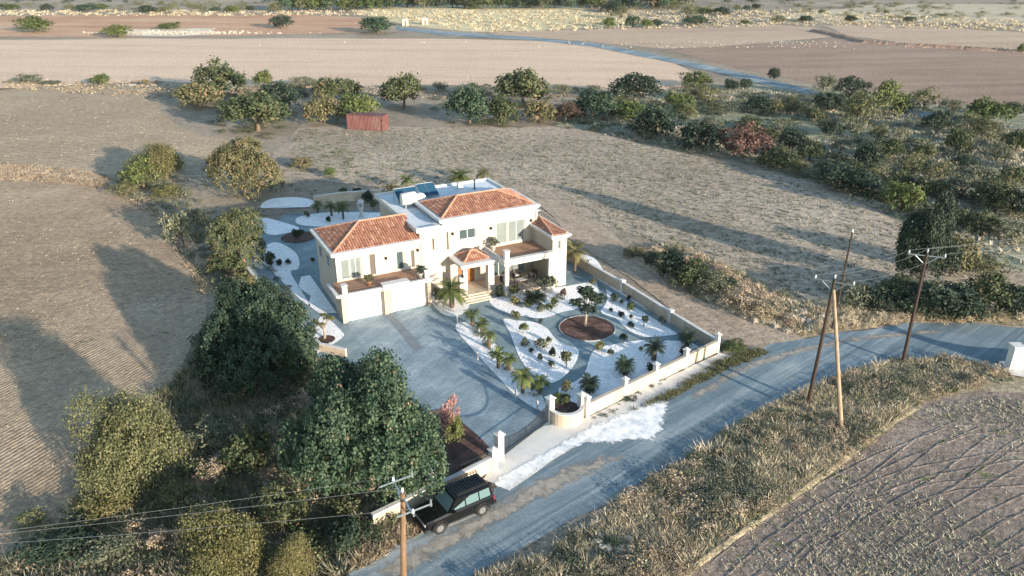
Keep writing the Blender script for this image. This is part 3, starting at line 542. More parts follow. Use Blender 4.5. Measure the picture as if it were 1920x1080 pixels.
# sliding gate
a=Vector(g1); b2=Vector((pc[0]+arc[0][0],pc[1]+arc[0][1])); gt=thing('driveway_gate','black iron driveway gate with a sweeping top rail','gate',(a.x,a.y,0),math.atan2(b2.y-a.y,b2.x-a.x)); L=(b2-a).length
m=MB(); N=38
def gtop(x): q=abs(x/L*2-1); return 1.0+.55*q*q
for i in range(N+1): x=.3+(L-.6)*i/N; m.tube((x,0,.12),(x,0,gtop(x)),.02,n=4)
m.build('bars',M['iron'],gt); m=MB(); m.path([(.3+(L-.6)*i/12,0,gtop(.3+(L-.6)*i/12)) for i in range(13)],.03); m.tube((.3,0,.12),(L-.3,0,.12),.035); m.tube((.3,0,.6),(L-.3,0,.6),.02)
for x in(.3,L*.5,L-.3): m.tube((x,0,.08),(x,0,gtop(x)),.035)
m.build('frame',M['iron'],gt)
# roadside wall left of the gate
lp=[at(925,880),at(860,915),at(800,942),at(700,992)]; o=thing('roadside_wall','low cream roadside wall running behind the parked car','wall',(lp[0][0],lp[0][1],0)); q=[(x-lp[0][0],y-lp[0][1]) for x,y in lp]
m=MB(); m.strip(q,.22,0,1.0); m.build('wall',M['fence'],o); m=MB(); m.strip(q,.3,1.003,1.06); m.build('coping',M['white'],o)
pier(at(812,930),'white pier of the roadside wall behind the black car',1.7,.36,'roadside wall piers')
rail('fence_rail',[(lp[0][0]+.1,lp[0][1]+.1),(lp[2][0],lp[2][1]+.1)],1.06,1.45,.3,parent=None).name='wall_railing'; tag(bpy.data.objects['wall_railing'],'low iron railing on top of the roadside wall','railing')
# left garden wall + back courtyard wall, iron fence
def simple_wall(name,lab,pts,h,w=.2,mat='fence'):
    o0=pts[0]; o=thing(name,lab,'wall',(o0[0],o0[1],0)); q=[(x-o0[0],y-o0[1]) for x,y in pts]; m=MB(); m.strip(q,w,0,h); m.build('wall',M[mat],o); m=MB(); m.strip(q,w+.1,h+.003,h+.06); m.build('coping',M['white'],o)
simple_wall('left_garden_wall','low cream wall curving along the left garden beneath the carob trees',[W(-5.6,19),W(-5.2,12),W(-4.6,6),W(-3.7,0),W(-3.1,-4),W(-1.5,-6)],.7)
simple_wall('back_garden_wall','stone faced wall behind the rear garden',[at(590,386),at(640,378),at(700,374),at(735,372)],1.2,.3,'stone')
f0=at(500,405); o=rail('iron_fence',[at(500,407),at(530,404),at(566,405)],.1,1.1,.16,.014); tag(o,'black iron fence at the edge of the rear court','fence'); 
lt=at(678,408); o=thing('garden_lantern','white stone garden lantern tower in the rear garden','lantern',(lt[0],lt[1],0)); m=MB(); m.lathe([(.35,0),(.35,.3),(.22,.35),(.2,1.1),(.36,1.15),(.36,1.22)],12); m.build('pedestal',M['white'],o); m=MB()
for sx in(-1,1):
    for sy in(-1,1): m.box(sx*.25-.05,sx*.25+.05,sy*.25-.05,sy*.25+.05,1.22,1.9)
m.box(-.38,.38,-.38,.38,1.9,2.0); m.add([(-.38,-.38,2.002),(.38,-.38,2.002),(.38,.38,2.002),(-.38,.38,2.002),(0,0,2.4)],[(0,1,4),(1,2,4),(2,3,4),(3,0,4)]); m.build('lantern_house',M['white'],o)
# neighbour's white pier and wall at the right edge
nb=at(1887,690); o=thing('neighbour_wall','white rendered wall and pier at the right edge beyond the road','wall',(nb[0],nb[1],0)); m=MB(); m.box(0,.7,-.35,.35,0,1.9); m.box(-.1,.8,-.45,.45,1.9,2.05); m.build('pier',M['white'],o)
m=MB(); m.strip([(.7,0),(3.2,-1.2),(8,-1.8)],.3,0,1.3); m.build('wall',M['white'],o); m=MB(); m.add([(-.4,-1.2,.1),(8,-4.5,.1),(8,1.5,.1),(0,.9,.1)],[(0,1,2,3)]); m.build('apron_slab',M['concrete'],o)
# ---------------- foliage ----------------
def rdir(g,n): v=g.normal(size=(n,3)); return v/np.linalg.norm(v,axis=1,keepdims=True)
def crown(name,mat,seed,nl,lobes=22,ls=.05,lobr=.36,clump=14,bottom=.05,top=1.,flat=.0,tight=.14,fill=.15,asp=1.25):
    """unit crown: radius 1 in xy, height 1 in z; many leaf quads in clumps over uneven lobes"""
    g=np.random.default_rng(seed); L=rdir(g,lobes); L[:,2]=np.where(L[:,2]<-.2,-L[:,2]*g.random(lobes)-.25*g.random(lobes),L[:,2]); rad=.38+.36*g.random(lobes); rad[L[:,2]<.15]+=.08
    c=L*rad[:,None]; c=np.vstack([c,[[0,0,.1]]]); lr=np.append(lobr*(.65+.65*g.random(lobes)),.5)
    nc=nl//clump; pick=g.choice(len(lr),nc,p=lr**2/np.sum(lr**2)); d=rdir(g,nc); d[:,2]=np.where(d[:,2]<-.6,-d[:,2],d[:,2])
    r=lr[pick]*np.where(g.random(nc)<fill,g.random(nc),.86+.22*g.random(nc)); P=c[pick]+d*r[:,None]
    # drop clumps buried deep in another lobe
    D=np.linalg.norm(P[:,None,:]-c[None],axis=2)/lr[None]; keep=(D.min(axis=1)>.62)|(g.random(nc)<fill); P=P[keep]; d=d[keep]; nc=len(P)
    ct=g.random(nc)
    q=np.repeat(P,clump,0)+g.normal(size=(nc*clump,3))*tight*.55; dn=np.repeat(d,clump,0)+g.normal(size=(nc*clump,3))*.65; n=len(q)
    dn/=np.linalg.norm(dn,axis=1,keepdims=True); t=np.cross(dn,rdir(g,n)); t/=np.linalg.norm(t,axis=1,keepdims=True)+1e-9; b=np.cross(dn,t)
    s=ls*(.6+.8*g.random(n))[:,None]; q[:,2]=(q[:,2]+.5)/1.48; q[:,2]=np.clip(q[:,2],.0,None)*(top-bottom)+bottom-.03
    t=t*[1,1,.62]; b=b*[1,1,.62]; V=np.stack([q-t*s*.5,q+b*s*asp*.5,q+t*s*.5,q-b*s*asp*.5],1).reshape(-1,3)
    tint=np.clip(np.repeat(ct,clump)*.7+g.random(n)*.34-.02,0,1)
    return npmesh(name,V,4,mat,tint)
def trunk_mesh(name,mat,seed,fork=4):
    r=random.Random(seed); m=MB(); m.path([(0,0,-.02),(.02,.01,.18),(.0,.03,.34)],[.09,.07,.055],7)
    for i in range(fork):
        a=6.283*i/fork+r.random(); p=[(0,.02,.3),(math.cos(a)*.2,math.sin(a)*.2,.48),(math.cos(a)*.42,math.sin(a)*.42,.7)]; m.path(p,[.045,.03,.012],5)
    o=m.build(name,mat); me=o.data; bpy.data.objects.remove(o); return me
CR_={}; spec=dict(carob=(5200,26,.075,.34),mixed=(5200,24,.08,.34),green=(4200,20,.08,.36),rustmix=(5200,26,.08,.33),olive=(3200,20,.07,.36),yellow=(4200,18,.075,.38),bright=(3600,18,.08,.38),grey=(3000,20,.07,.36),red=(4200,20,.08,.36),dry=(2400,16,.07,.36),dark=(4400,20,.08,.36),pink=(1800,12,.08,.36))
for i,(k,(n,lb,ls,lr)) in enumerate(spec.items()): CR_[k]=[crown(k+'_crown',LM[k],100+i*7+j,n,lb,ls,lr) for j in range(3)]
TR=trunk_mesh('trunk_wood',M['bark'],3); cnt=0
def tree(kind,bx,by,ty,wpx,label=None,group=None,cat='tree',name=None,me=None,dz=.0):
    global cnt; cnt+=1; r=random.Random(cnt*13+5); x,y=at(bx,by); h=max(.5,hgt(bx,by,ty)); w=wid(bx,by,wpx)/2
    # the base pixel is the foot of the visible near side: move the centre back by part of the radius
    y+=w*.55; v_=ty-540; h=max(.45,H-(FPX*math.sin(TH)+v_*math.cos(TH))/(FPX*math.cos(TH)-v_*math.sin(TH))*y)
    o=thing(name or('tree' if h>3.2 else 'shrub'),label,cat if h>3.2 else 'shrub',(x,y,0),0,group)
    w*=1.0 if me else 1.2; a_=r.uniform(.88,1.1); me=me or r.choice(CR_[kind]); link('crown',me,o,(0,0,dz),r.random()*6.28,(w*a_,w/a_,h*.98))
    if h>1.2: link('trunk',TR,o,(0,0,0),r.random()*6.28,(w*.75,w*.75,h*.8))
    return o
# hero trees with finer foliage
hero=dict(a=crown('carob_crown',LM['carob'],11,110000,60,.024,.24,26,.0,1,0,.05,.14),b=crown('carob_crown',LM['carob'],12,80000,52,.028,.25,24,.0,1,0,.055,.14),c=crown('yellow_crown',LM['olive'],13,45000,38,.026,.28,14,.0,1,0,.09,.2),
 d=crown('flowering_crown',LM['rustmix'],14,38000,44,.034,.33,16,.0,1,0,.06,.12),e=crown('green_crown',LM['mixed'],15,34000,38,.034,.33,16,.0,1,0,.06,.12),f=crown('olive_crown',LM['yellow'],16,30000,15,.03,.36,12,.0,1,0,.12,.25),g=crown('tall_crown',LM['dark'],17,42000,30,.034,.24,16,.0,1,0,.08,.2))
tree('carob',682,990,632,335,'largest dark green carob tree, overhanging the driveway','big dark carobs',me=hero['a'],name='carob_tree')
tree('carob',470,745,512,250,'second dark green carob tree, left of the garage','big dark carobs',me=hero['b'],name='carob_tree')
tree('yellow',240,960,700,215,'yellowish green loose tree in the scrub at lower left',me=hero['c'],name='scrub_tree')
tree('yellow',425,1110,940,190,'yellow green bushy tree at the bottom edge of the scrub',me=hero['f'],name='scrub_tree')
tree('yellow',545,1130,1015,110,'straw yellow bush at the bottom edge beside the road','low yellow bushes',me=hero['f'])
tree('rustmix',448,378,246,142,'brown and green flowering carob at the left rear of the villa',me=hero['d'],name='carob_tree')
tree('mixed',440,512,378,118,'green carob between the left field and the side garden',me=hero['e'],name='carob_tree')
tree('yellow',300,345,264,125,'wide olive green tree casting a long shadow on the left field',me=hero['f'],name='field_tree')
tree('bright',262,358,295,66,'bright yellow green bush in front of the wide olive green tree')
tree('dark',1740,560,352,128,'tallest dark tree standing behind the roadside bushes on the right',me=hero['g'],name='tall_tree',dz=.3)
tree('rustmix',1792,520,432,72,'rust tinged bush at the foot of the tallest right tree')
tree('yellow',195,975,920,90,'low yellow bush beneath the yellowish scrub tree')
tree('pink',846,818,735,34,'pink flowering oleander beside the driveway',name='oleander')
tree('bright',855,840,770,30,'green leafy bush below the pink oleander')
T=[('green',58,62,27,58,'large round green bush at the far left of the red soil strip'),('green',215,71,44,48,'low round green bush left of the pale rubble bank'),('green',314,56,39,34,'small dark bush above the pale rubble bank'),('dark',525,54,27,42,'grey green round tree alone on the red soil'),
('grey',42,158,135,46,'grey bush at the left end of the boundary between the fields'),('green',183,161,136,36,'small round dark green bush on the boundary line between the fields'),('grey',90,160,150,40,'very low scrub between the two boundary bushes'),('rustmix',271,160,147,12,'tiny orange brown bush on the field boundary'),
('mixed',405,185,112,88,'tall green carob at the top of the left rear clump'),('rustmix',365,205,150,82,'pinkish brown carob at the left of the rear clump'),('mixed',475,252,168,112,'wide brown green carob at the lower end of the left rear clump'),('dark',520,212,146,68,'dark green tree on the right side of the left rear clump'),('green',490,165,128,38,'small round tree behind the left rear clump'),('grey',560,164,140,40,'small grey tree between the two rear clumps'),
('mixed',622,195,140,74,'green tree behind the red container'),('rustmix',605,234,178,62,'pinkish brown bush left of the red container'),('green',672,232,165,72,'green bush directly behind the red container'),('mixed',755,207,135,78,'round carob standing alone right of the red container'),('grey',822,172,151,30,'small grey bush on the edge of the pink field'),
('mixed',982,205,125,98,'tallest brown topped carob of the central hedge'),('carob',880,236,152,74,'dark green carob at the left end of the central hedge'),('mixed',940,234,172,62,'grey green carob second from the left of the central hedge'),('rustmix',1012,232,185,58,'brown tinged bush below the tallest hedge carob'),('grey',1053,180,153,32,'small bush right of the tallest hedge carob'),('carob',1112,225,163,80,'dark wide carob in the middle of the central hedge'),('red',1065,230,190,42,'purple red bush in the central hedge'),
('dark',1193,192,132,82,'tall rounded dark tree at the right end of the central hedge'),('green',1180,228,180,60,'green bush under the tall rounded hedge tree'),('dark',1232,262,192,95,'very dark bush at the right end of the central hedge'),('green',1276,215,165,52,'olive green bush beside the very dark hedge bush'),
('green',1308,166,132,62,'rounded green tree near the far road'),('olive',1322,192,156,60,'brownish bush below the rounded green roadside tree'),('dark',1374,172,148,32,'left of two small dark trees near the far road'),('dark',1399,170,145,27,'right of two small dark trees near the far road'),('dark',1452,152,125,25,'small dark tree standing right beside the far road'),('dark',1430,216,176,56,'dark bush at the upper left of the olive grove'),('yellow',1452,216,183,32,'yellowish bush at the upper left of the olive grove'),('olive',1484,215,178,46,'olive bush behind the yellowish bush of the grove'),
('grey',1363,214,184,50,'grey green bush at the left edge of the grove'),('olive',1288,226,190,45,'olive bush between hedge and grove'),('grey',1548,173,133,40,'round grey tree at the edge of the brown field'),('dark',1602,190,142,60,'dark tree behind the bright tree of the grove'),('dark',1558,212,170,62,'dark tree left of the bright grove tree'),('olive',1613,238,166,62,'olive green tree left of the bright green tree'),('bright',1663,216,146,60,'bright green tree at the top of the olive grove'),('olive',1740,206,163,60,'loose olive tree near the upper right of the grove'),
('green',1863,235,180,72,'dense green tree at the far right of the grove'),('olive',1852,262,216,66,'olive tree in front of the dense far right tree'),('dark',1313,284,222,82,'dark carob on the near edge of the grove left of the red tree'),('red',1398,302,230,88,'rust red tree on the near edge of the grove'),('mixed',1463,320,275,64,'grey green bush just right of the rust red tree'),('dark',1590,362,305,105,'wide dark bush on the near edge of the grove'),('dark',1625,372,325,70,'dark bush overlapping the wide dark bush of the grove'),('green',1697,402,330,72,'rounded green tree at the near right of the grove'),('olive',1640,350,310,40,'small olive bush behind the wide dark bush'),
('grey',1600,584,520,76,'grey round bush behind the pair of poles'),('dark',1645,586,535,60,'dark bush on the road edge right of the grey round bush'),('mixed',1690,580,515,78,'green bush below the tall right tree'),('dark',1752,606,525,100,'dark wide bush beside the third power pole'),('dark',1806,604,530,88,'very dark roadside bush right of the third power pole'),('mixed',1858,592,510,90,'green roadside bush near the right edge'),('dark',1912,600,532,70,'dark roadside bush at the right edge of the road'),('olive',1870,520,480,70,'olive bush behind the roadside bushes'),
('dark',1262,528,462,62,'dark bush at the head of the brush heap by the track'),('mixed',1300,545,484,66,'grey brown bush in the brush heap by the track'),('grey',1342,560,505,56,'grey green bush in the middle of the brush heap'),('dry',1385,585,535,70,'dry twiggy bush in the brush heap'),('dry',1432,603,560,70,'pale dry bush at the end of the brush heap'),('rustmix',1190,484,462,38,'small rust coloured bush at the track edge'),('dark',1228,498,470,36,'small dark bush beside the rust coloured track bush'),('green',1378,660,640,40,'low green weeds at the corner pier'),
('rustmix',565,318,292,36,'brown bush on the bare ground behind the villa'),('green',618,334,310,20,'small green bush on the bare ground behind the villa'),('dry',1360,525,500,50,'dry rust bush behind the brush heap'),('dark',1365,545,520,40,'small dark bush behind the brush heap'),
('olive',230,370,340,50,'low olive bush below the bright yellow green bush'),('grey',340,470,380,55,'grey shrub on the slope left of the side garden'),('grey',370,430,385,40,'pale grey shrub beside the green carob'),('yellow',310,372,345,50,'straw yellow bush under the olive green field tree'),('mixed',415,520,470,60,'low green bush at the foot of the green carob'),('yellow',455,560,510,60,'yellow green bush between the two left carobs'),
('dark',400,730,640,70,'dark undergrowth bush left of the second carob'),('grey',390,850,780,80,'grey scrub bush between scrub tree and big carob'),('mixed',470,900,800,90,'green brown scrub bush left of the largest carob'),('olive',330,960,900,70,'olive scrub bush right of the yellowish tree'),('dry',400,905,860,60,'dry straw scrub bush in the undergrowth'),('mixed',520,1000,920,90,'green scrub bush below the largest carob'),('dark',90,1060,1000,120,'dark low bush at the bottom left corner'),('grey',200,1070,1010,90,'grey low scrub near the bottom left'),('dry',300,1040,990,60,'dry brown scrub bush near the bottom left'),('olive',50,1000,960,60,'small olive scrub at the edge of the ploughed field'),('dark',640,1040,985,80,'dark bush under the largest carob beside the road')]
for q in T: tree(*q)
# far bushes along the top
bi=0
for i,q in enumerate(sorted([(13,19,4,30),(86,22,6,22),(128,20,6,22),(160,23,4,44),(190,19,6,24),(273,25,8,30),(308,25,10,24),(402,23,11,18),(434,23,8,26),(468,22,10,18),(515,23,2,28),(1150,24,0,40),(1164,36,8,34),(1143,53,30,25),(1187,51,28,30),(1215,52,33,24),(1232,51,35,20),(1304,49,26,42),(1462,43,28,28),(1512,42,28,30),(1597,43,28,24),(1542,25,16,12),(1663,27,17,10),(1708,42,30,24),(1290,30,10,28),(1320,28,12,30),(1357,30,12,32),(1384,20,8,16),(1400,19,8,16),(1418,18,6,18),(1918,100,78,18),(1400,47,36,20),(705,64,27,62)])):
    if q[0]==705: tree('carob',*q,'large round dark green tree left of the far yellow field'); continue
    tree(['green','dark','olive','carob'][i%4],*q,(('small distant bush left of the far yellow field, %s from left' if q[0]<700 else 'small distant bush above the far road, %s from left' if q[0]<1300 else 'small distant bush on the far right fields, %s from left')%ORD[(bi if q[0]<700 else bi-17 if q[0]<1300 else bi-23)%20]),'small bushes among the far fields',name='distant_bush'); bi+=1
r=random.Random(5); fr=[]
for i in range(34):
    x=530+i*22+r.random()*14; fr.append((x,14+r.random()*3+(5 if x<700 else 0),-12-r.random()*14,30+r.random()*22))
for i in range(26):
    x=-40+i*78+r.random()*50; fr.append((x,-6-r.random()*14,-26-r.random()*10,34+r.random()*30))
fr.sort()
for i,q in enumerate(fr): tree(r.choice(['dark','carob','mixed','green']),*q,'distant tree in the row along the top, %s from left in its %s third'%(ORD[i%20],['left','middle','right'][i//20]),'trees in the far row',name='distant_tree')
# grove trees
gp=[(1470,250,215,50),(1490,288,240,58),(1522,305,262,52),(1602,258,215,40),(1650,260,230,32),(1692,264,234,32),(1762,252,205,50),(1797,292,232,46),(1724,292,250,50),(1668,302,255,60),(1632,322,265,60),(1715,332,285,50),(1815,326,290,42),(1876,306,262,48),(1912,290,240,50),(1813,378,322,70),(1860,392,332,70),(1904,405,338,72),(1576,312,285,50),(1560,258,222,46),(1530,232,200,40),(1500,330,298,44),(1545,340,312,48),(1690,360,322,56),(1745,372,330,60),(1770,340,300,50),(1850,345,305,56),(1910,350,310,60),(1655,330,296,44),(1600,335,300,46),(1580,285,255,38),(1820,240,208,46),(1790,215,180,44),(1900,222,190,40),(1700,212,180,42),(1512,215,188,34),(1410,248,218,44),(1440,268,238,44),(1345,245,214,50),(1335,215,190,36),(1755,418,372,60),(1800,430,390,56),(1850,440,395,60),(1905,455,405,66),(1960,420,350,80),(1950,330,280,60),(1740,300,268,38),(1600,225,196,30)]
def band(y): return 0 if y<240 else 1 if y<280 else 2 if y<320 else 3 if y<365 else 4
bn=['rear edge','rear half','middle','front half','front edge']; bc=[0]*5
for i,q in enumerate(sorted(gp)):
    b_=band(q[1]); kd=['olive','grey','mixed','mixed','grey','dark'][i%6]
    tree(kd,*q,'%s tree at the %s of the grove, %s from left'%(dict(olive='loose olive green',grey='grey green',mixed='dull green',dark='dark green')[kd],bn[b_],ORD[bc[b_]]),'olive trees of the grove',name='olive_tree'); bc[b_]+=1
# ---------------- garden planting ----------------
def shr(kind,x,y,r,label,group=None,stem=0,name='ball_shrub'):
    X,Y=at(x,y); rr=wid(x,y,r); o=thing(name,label,'shrub',(X,Y,.1),0,group); cnt_=random.Random(int(x*7+y*3))
    link('foliage',cnt_.choice(BALL[kind]),o,(0,0,stem),cnt_.random()*6,(rr,rr,rr*1.7))
    if stem: m=MB(); m.tube((0,0,-.02),(0,0,stem+rr*.6),.05,.03,6); m.build('stem',M['bark_pale'],o)
    return o
BALL={k:[crown('ball_foliage',LM[k],300+j+hash(k)%7,1500,8,.16,.42,8,.0,1,0,.12,.3) for j in range(2)] for k in('dark','olive','green','yellow','bright','red','grey')}
def Z(x,y): return (780+x/3.176,520+y/3.176)
def fronds(seed,n,L,droop,w=.5,leaflets=14,up=.9):
    g=random.Random(seed); V=[];T_=[]
    for i in range(n):
        a=6.283*i/n+g.random()*.5; e=g.uniform(-.1,1.25)*up; p=Vector((0,0,0)); d=Vector((math.cos(a)*math.cos(e),math.sin(a)*math.cos(e),math.sin(e))); tt=g.random()
        for k in range(leaflets):
            q=p+d*(L/leaflets); side=d.cross(Vector((0,0,1))).normalized(); f=math.sin(math.pi*(k+.6)/(leaflets+.3))
            for sg in(-1,1):
                tip=p+side*sg*w*f*L*.5+d*L*.12+Vector((0,0,-.04*L*f))
                V+=[p,q,tip]; T_.append(min(1,tt*.5+g.random()*.45))
            V+=[p-side*.02,p+side*.02,q]; T_.append(.3)
            p=q; d=(d+Vector((0,0,-droop/leaflets))).normalized()
    return V,T_
def palm_mesh(mat,seed,n,L,droop,w=.5): V,t=fronds(seed,n,L,droop,w); return npmesh('palm_fronds',np.array([tuple(v) for v in V]),3,mat,t)
CY=[palm_mesh(LM['dark'],s,70,1.1,1.2,.36) for s in(1,2)]; PA=[palm_mesh(LM['green'],s,28,1.05,1.7,.5) for s in(3,4)]; PB=palm_mesh(LM['bright'],5,36,2.3,1.5,.5)
PY=palm_mesh(LM['yellow'],6,26,1.6,1.5,.5)
def palm(me,x,y,h,sc,label,group=None,name='palm',tr=.13):
    X,Y=at(x,y); o=thing(name,label,'palm',(X,Y,.08),0,group); g=random.Random(int(x+y)); link('fronds',me,o,(0,0,h),g.random()*6,(sc,sc,sc))
    m=MB()
    for i in range(max(2,int(h/.18))): z0=h*i/max(2,int(h/.18)); m.tube((0,0,z0-.02),(0,0,z0+h/max(2,int(h/.18))),tr*.9,tr*1.15,8)
    m.build('trunk',M['bark'],o); return o
for (x,y,h,s,l) in[(1415,498,1.2,.95,'tallest dark cycad on the white bed nearest the front wall'),(1240,585,.85,.88,'dark cycad left of the tallest one on the white bed'),(1030,690,.8,.85,'dark cycad nearest the pedestrian opening'),(1610,415,.9,.85,'dark cycad in the corner by the side wall')]: palm(CY[0],*Z(x,y),h,s,l,'dark cycads by the front wall','cycad',.2)
palm(CY[1],*Z(710,135),.15,1.15,'stemless blue green cycad in front of the porch',None,'cycad',.2)
for (x,y,h,s,l) in[(335,290,1.1,.9,'small palm at the top of the driveway strip'),(392,345,1.0,.8,'second palm down the driveway strip'),(435,430,1.3,.85,'third palm down the driveway strip'),(490,545,1.2,.9,'fourth palm down the driveway strip'),(555,560,1.0,.8,'palm leaning toward the path in the middle of the strip'),(635,695,1.4,1.05,'largest palm near the lower end of the strip'),(735,700,1.0,.9,'last palm at the lower end of the strip')]: palm(PA[int(x)%2],*Z(x,y),h,s,l,'small palms along the driveway strip')
palm(PB,*Z(215,185),1.7,.8,'big bright green palm left of the entrance steps',None,'palm',.22)
palm(PY,1078,512,2.2,1.0,'yellow green palm at the right corner of the villa',None,'palm',.12); palm(PY,1072,490,1.6,.9,'smaller yellow palm behind the one at the villa corner',None,'palm',.1)
palm(PB,862,352,1.5,1.0,'green palm behind the flat roof'); palm(PY,906,348,1.8,.9,'yellow green palm behind the flat roof'); palm(PA[0],765,360,1.6,1.3,'green palm behind the solar panels'); palm(PY,735,372,1.3,1.0,'yellowish palm left of the solar panels')
palm(PA[1],644,412,1.6,1.2,'palm left of the white garden lantern','rear garden palms' and None); palm(PA[0],622,406,1.2,1.0,'slim palm in the rear garden beside the lantern'); palm(PA[0],596,400,1.0,.9,'leftmost small palm in the rear garden')
NX={True:'first second third fourth fifth sixth seventh eighth ninth'.split(),False:'first second third fourth fifth sixth seventh eighth ninth'.split()}
for (k,x,y,r,st,l) in[('olive',895,545,14,.55,'large olive coloured ball topiary on a stem in the teardrop bed'),('dark',735,500,8,0,None),('dark',690,455,6,0,None),('dark',815,470,10,0,None),('dark',800,535,8,0,None),('grey',750,425,13,0,'grey blue bush in the centre of the teardrop bed'),('grey',650,410,9,0,None),('olive',795,395,8,0,None),('green',640,340,10,.3,'upright shrub at the top of the teardrop bed'),('olive',590,255,11,.0,'flat olive bush at the tip of the teardrop bed'),('dark',745,278,6,0,None),
 ('olive',1092,450,12,.1,'olive ball shrub beside the round mulch bed'),('dark',1160,462,7,0,'small dark ball next to the olive ball shrub'),('dark',1232,400,9,.35,'little round tree below the mulch bed'),('olive',890,685,13,.1,'olive ball shrub in the tip of the white bed by the gate'),('dark',1395,570,12,0,'dark ball shrub against the front wall'),('red',1595,475,12,0,'purple ball shrub against the front wall near the corner'),('grey',1340,440,5,0,'tiny grey plant in the middle of the lower white bed'),
 ('dark',1180,150,10,.1,'dark ball shrub at the top of the right white bed'),('green',1223,165,6,0,None),('dark',1270,140,6,0,None),('green',1278,195,9,0,None),('dark',1160,208,5,0,None),('dark',1215,242,8,0,None),('green',1280,252,5,0,None),('dark',1278,300,7,0,None),('dark',1355,300,9,.4,'round headed standard tree at the right white bed'),('dark',1463,290,7,.3,'small standard tree near the end of the right bed'),('dark',1062,225,9,.1,'round bush right of the central tree'),
 ('yellow',590,165,10,0,'yellow green bush left of the porch cycad'),('bright',665,180,10,0,'leafy bush below the porch cycad'),('bright',820,165,9,0,'leafy bush right of the porch cycad'),('grey',740,205,9,0,'mauve grey groundcover bush in the porch bed'),('bright',790,200,8,0,'low bright bush at the edge of the porch bed'),('red',880,115,9,0,'purple leaved bush at the porch corner'),('green',500,120,7,0,'small bush beside the porch column'),('olive',1050,45,7,0,'small bush at the right end of the porch bed'),('yellow',140,110,10,.0,'sandy coloured bush beside the garage'),('dark',250,110,7,0,'dark bush at the foot of the portico pillar')]:
    lab=l or ('small ball shrub on the teardrop bed, %s in order down the bed' if x<1000 else 'small ball shrub on the right white bed, %s in order down the bed')%NX[x<1000].pop(0)
    shr(k,*Z(x,y),r,lab,None if l else('ball shrubs on the teardrop bed' if x<1000 else 'ball shrubs on the right bed'),st)
for i in range(9):
    a=i*.7; shr(['green','bright','dark'][i%3],869+12*math.cos(a)+182,769-0+5*math.sin(a),7,'leafy green shrub filling the rounded planter','shrubs in the rounded planter',.75,'planter_shrub').location.z=.05
for (k,x,y,r,l) in[('dark',505,500,9,'dark cactus like shrub on the left white bed'),('dark',524,498,7,'dark shrub on the left white bed near the path'),('dark',541,496,6,'small dark shrub at the right of the left white bed'),('dark',508,488,10,'dark clump on the upper left white bed'),('dark',555,446,10,'dark low shrub on the rear mulch bed'),('bright',566,440,6,'bright small plant on the rear mulch bed'),('dark',615,418,7,'dark round bush by the rear court'),('dark',586,492,5,'small dark plant against the left villa wall'),('olive',575,408,7,'olive bush near the iron fence'),
 ('green',1085,500,9,'green bush at the right side of the villa'),('olive',640,395,9,'olive bush before the stone wall'),('green',700,392,9,'green bush below the roof corner'),('dark',720,385,14,'dark hedge bush behind the rear garden'),('dark',690,378,12,'dark bush above the rear stone wall'),('dark',668,372,12,'dark bush at the middle of the rear stone wall'),('green',645,370,10,'green bush over the rear stone wall'),('green',608,425,0.1,'tiny weed')][:-1]: shr(k,x,y,r,l)
# small tree in mulch left of garage
def cloud_tree(x,y,h,r,label,pads,mat,name='pruned_tree'):
    X,Y=at(x,y); o=thing(name,label,'tree',(X,Y,.1)); g=random.Random(4); m=MB(); PM=BALL['dark' if mat=='dark' else 'olive']; m.path([(0,0,0),(.05,0,h*.3),(-.03,.04,h*.5)],[.13,.1,.08],8); me=[]
    for i,(a,d,z,s) in enumerate(pads):
        p=(math.cos(a)*d*r,math.sin(a)*d*r,z*h); m.path([(-.03,.04,h*.45),(p[0]*.5,p[1]*.5,z*h*.8),(p[0],p[1],p[2])],[.07,.05,.03],6); link('foliage_pad',PM[i%2],o,(p[0],p[1],p[2]-s*h*.14),g.random()*6,(s*r*1.1,s*r*1.1,s*h*.42))
    m.build('trunk',M['bark_pale'],o); return o
cloud_tree(1097,614,3.3,1.35,'pruned olive tree with rounded foliage pads in the round mulch bed',[(3.1,.75,.66,.55),(0.2,.75,.75,.6),(1.4,.5,.85,.6),(4.6,.5,.6,.5),(2.2,.4,.95,.5),(5.6,.45,.9,.55),(0,0,1.,.5)],'dark')
cloud_tree(609,636,1.9,.9,'small bare looking tree in a ring of mulch left of the garage',[(3.1,.8,.8,.45),(0.2,.7,.95,.5),(1.6,.5,1.0,.4),(4.6,.5,.8,.4)],'olive')
# pots, furniture
def pot(s,t,z,r,h,label,kind='green',mat='pot',grp=None):
    x,y=W(s,t); o=thing('plant_pot',label,'potted plant',(x,y,z),0,grp); m=MB(); m.lathe([(r*.65,0),(r,h*.9),(r*1.1,h*.9),(r*1.1,h)],14); m.build('pot',M[mat],o,True); link('foliage',BALL[kind][0],o,(0,0,h*.9),s,(r*2,r*2,r*3.2)); return o
pot(7.2,-.1,3.0,.28,.45,'potted plant at the right end of the garage balcony','dark','pot_w'); pot(2.6,.3,2.97,.25,.4,'potted green plant in the middle of the garage balcony','olive'); pot(8.7,-.3,.07,.3,.5,'dark potted plant beside the right garage pillar','dark','pot_w')
pot(14.5,-1.1,.07,.25,.4,'black pot plant right of the entrance steps','dark','rattan'); pot(15.3,1.6,3.6,.3,.5,'potted bush on the left of the terrace','grey','pot_w'); pot(13.7,-.9,2.45,.2,.2,'tmp') if False else None
pot(15.5,-2.3,.07,.3,.5,'pale pot with grasses before the left porch column','olive','pot_w'); pot(19.2,-2.5,.1,.42,.6,'large pale urn at the right front of the porch','grey','pot_w')
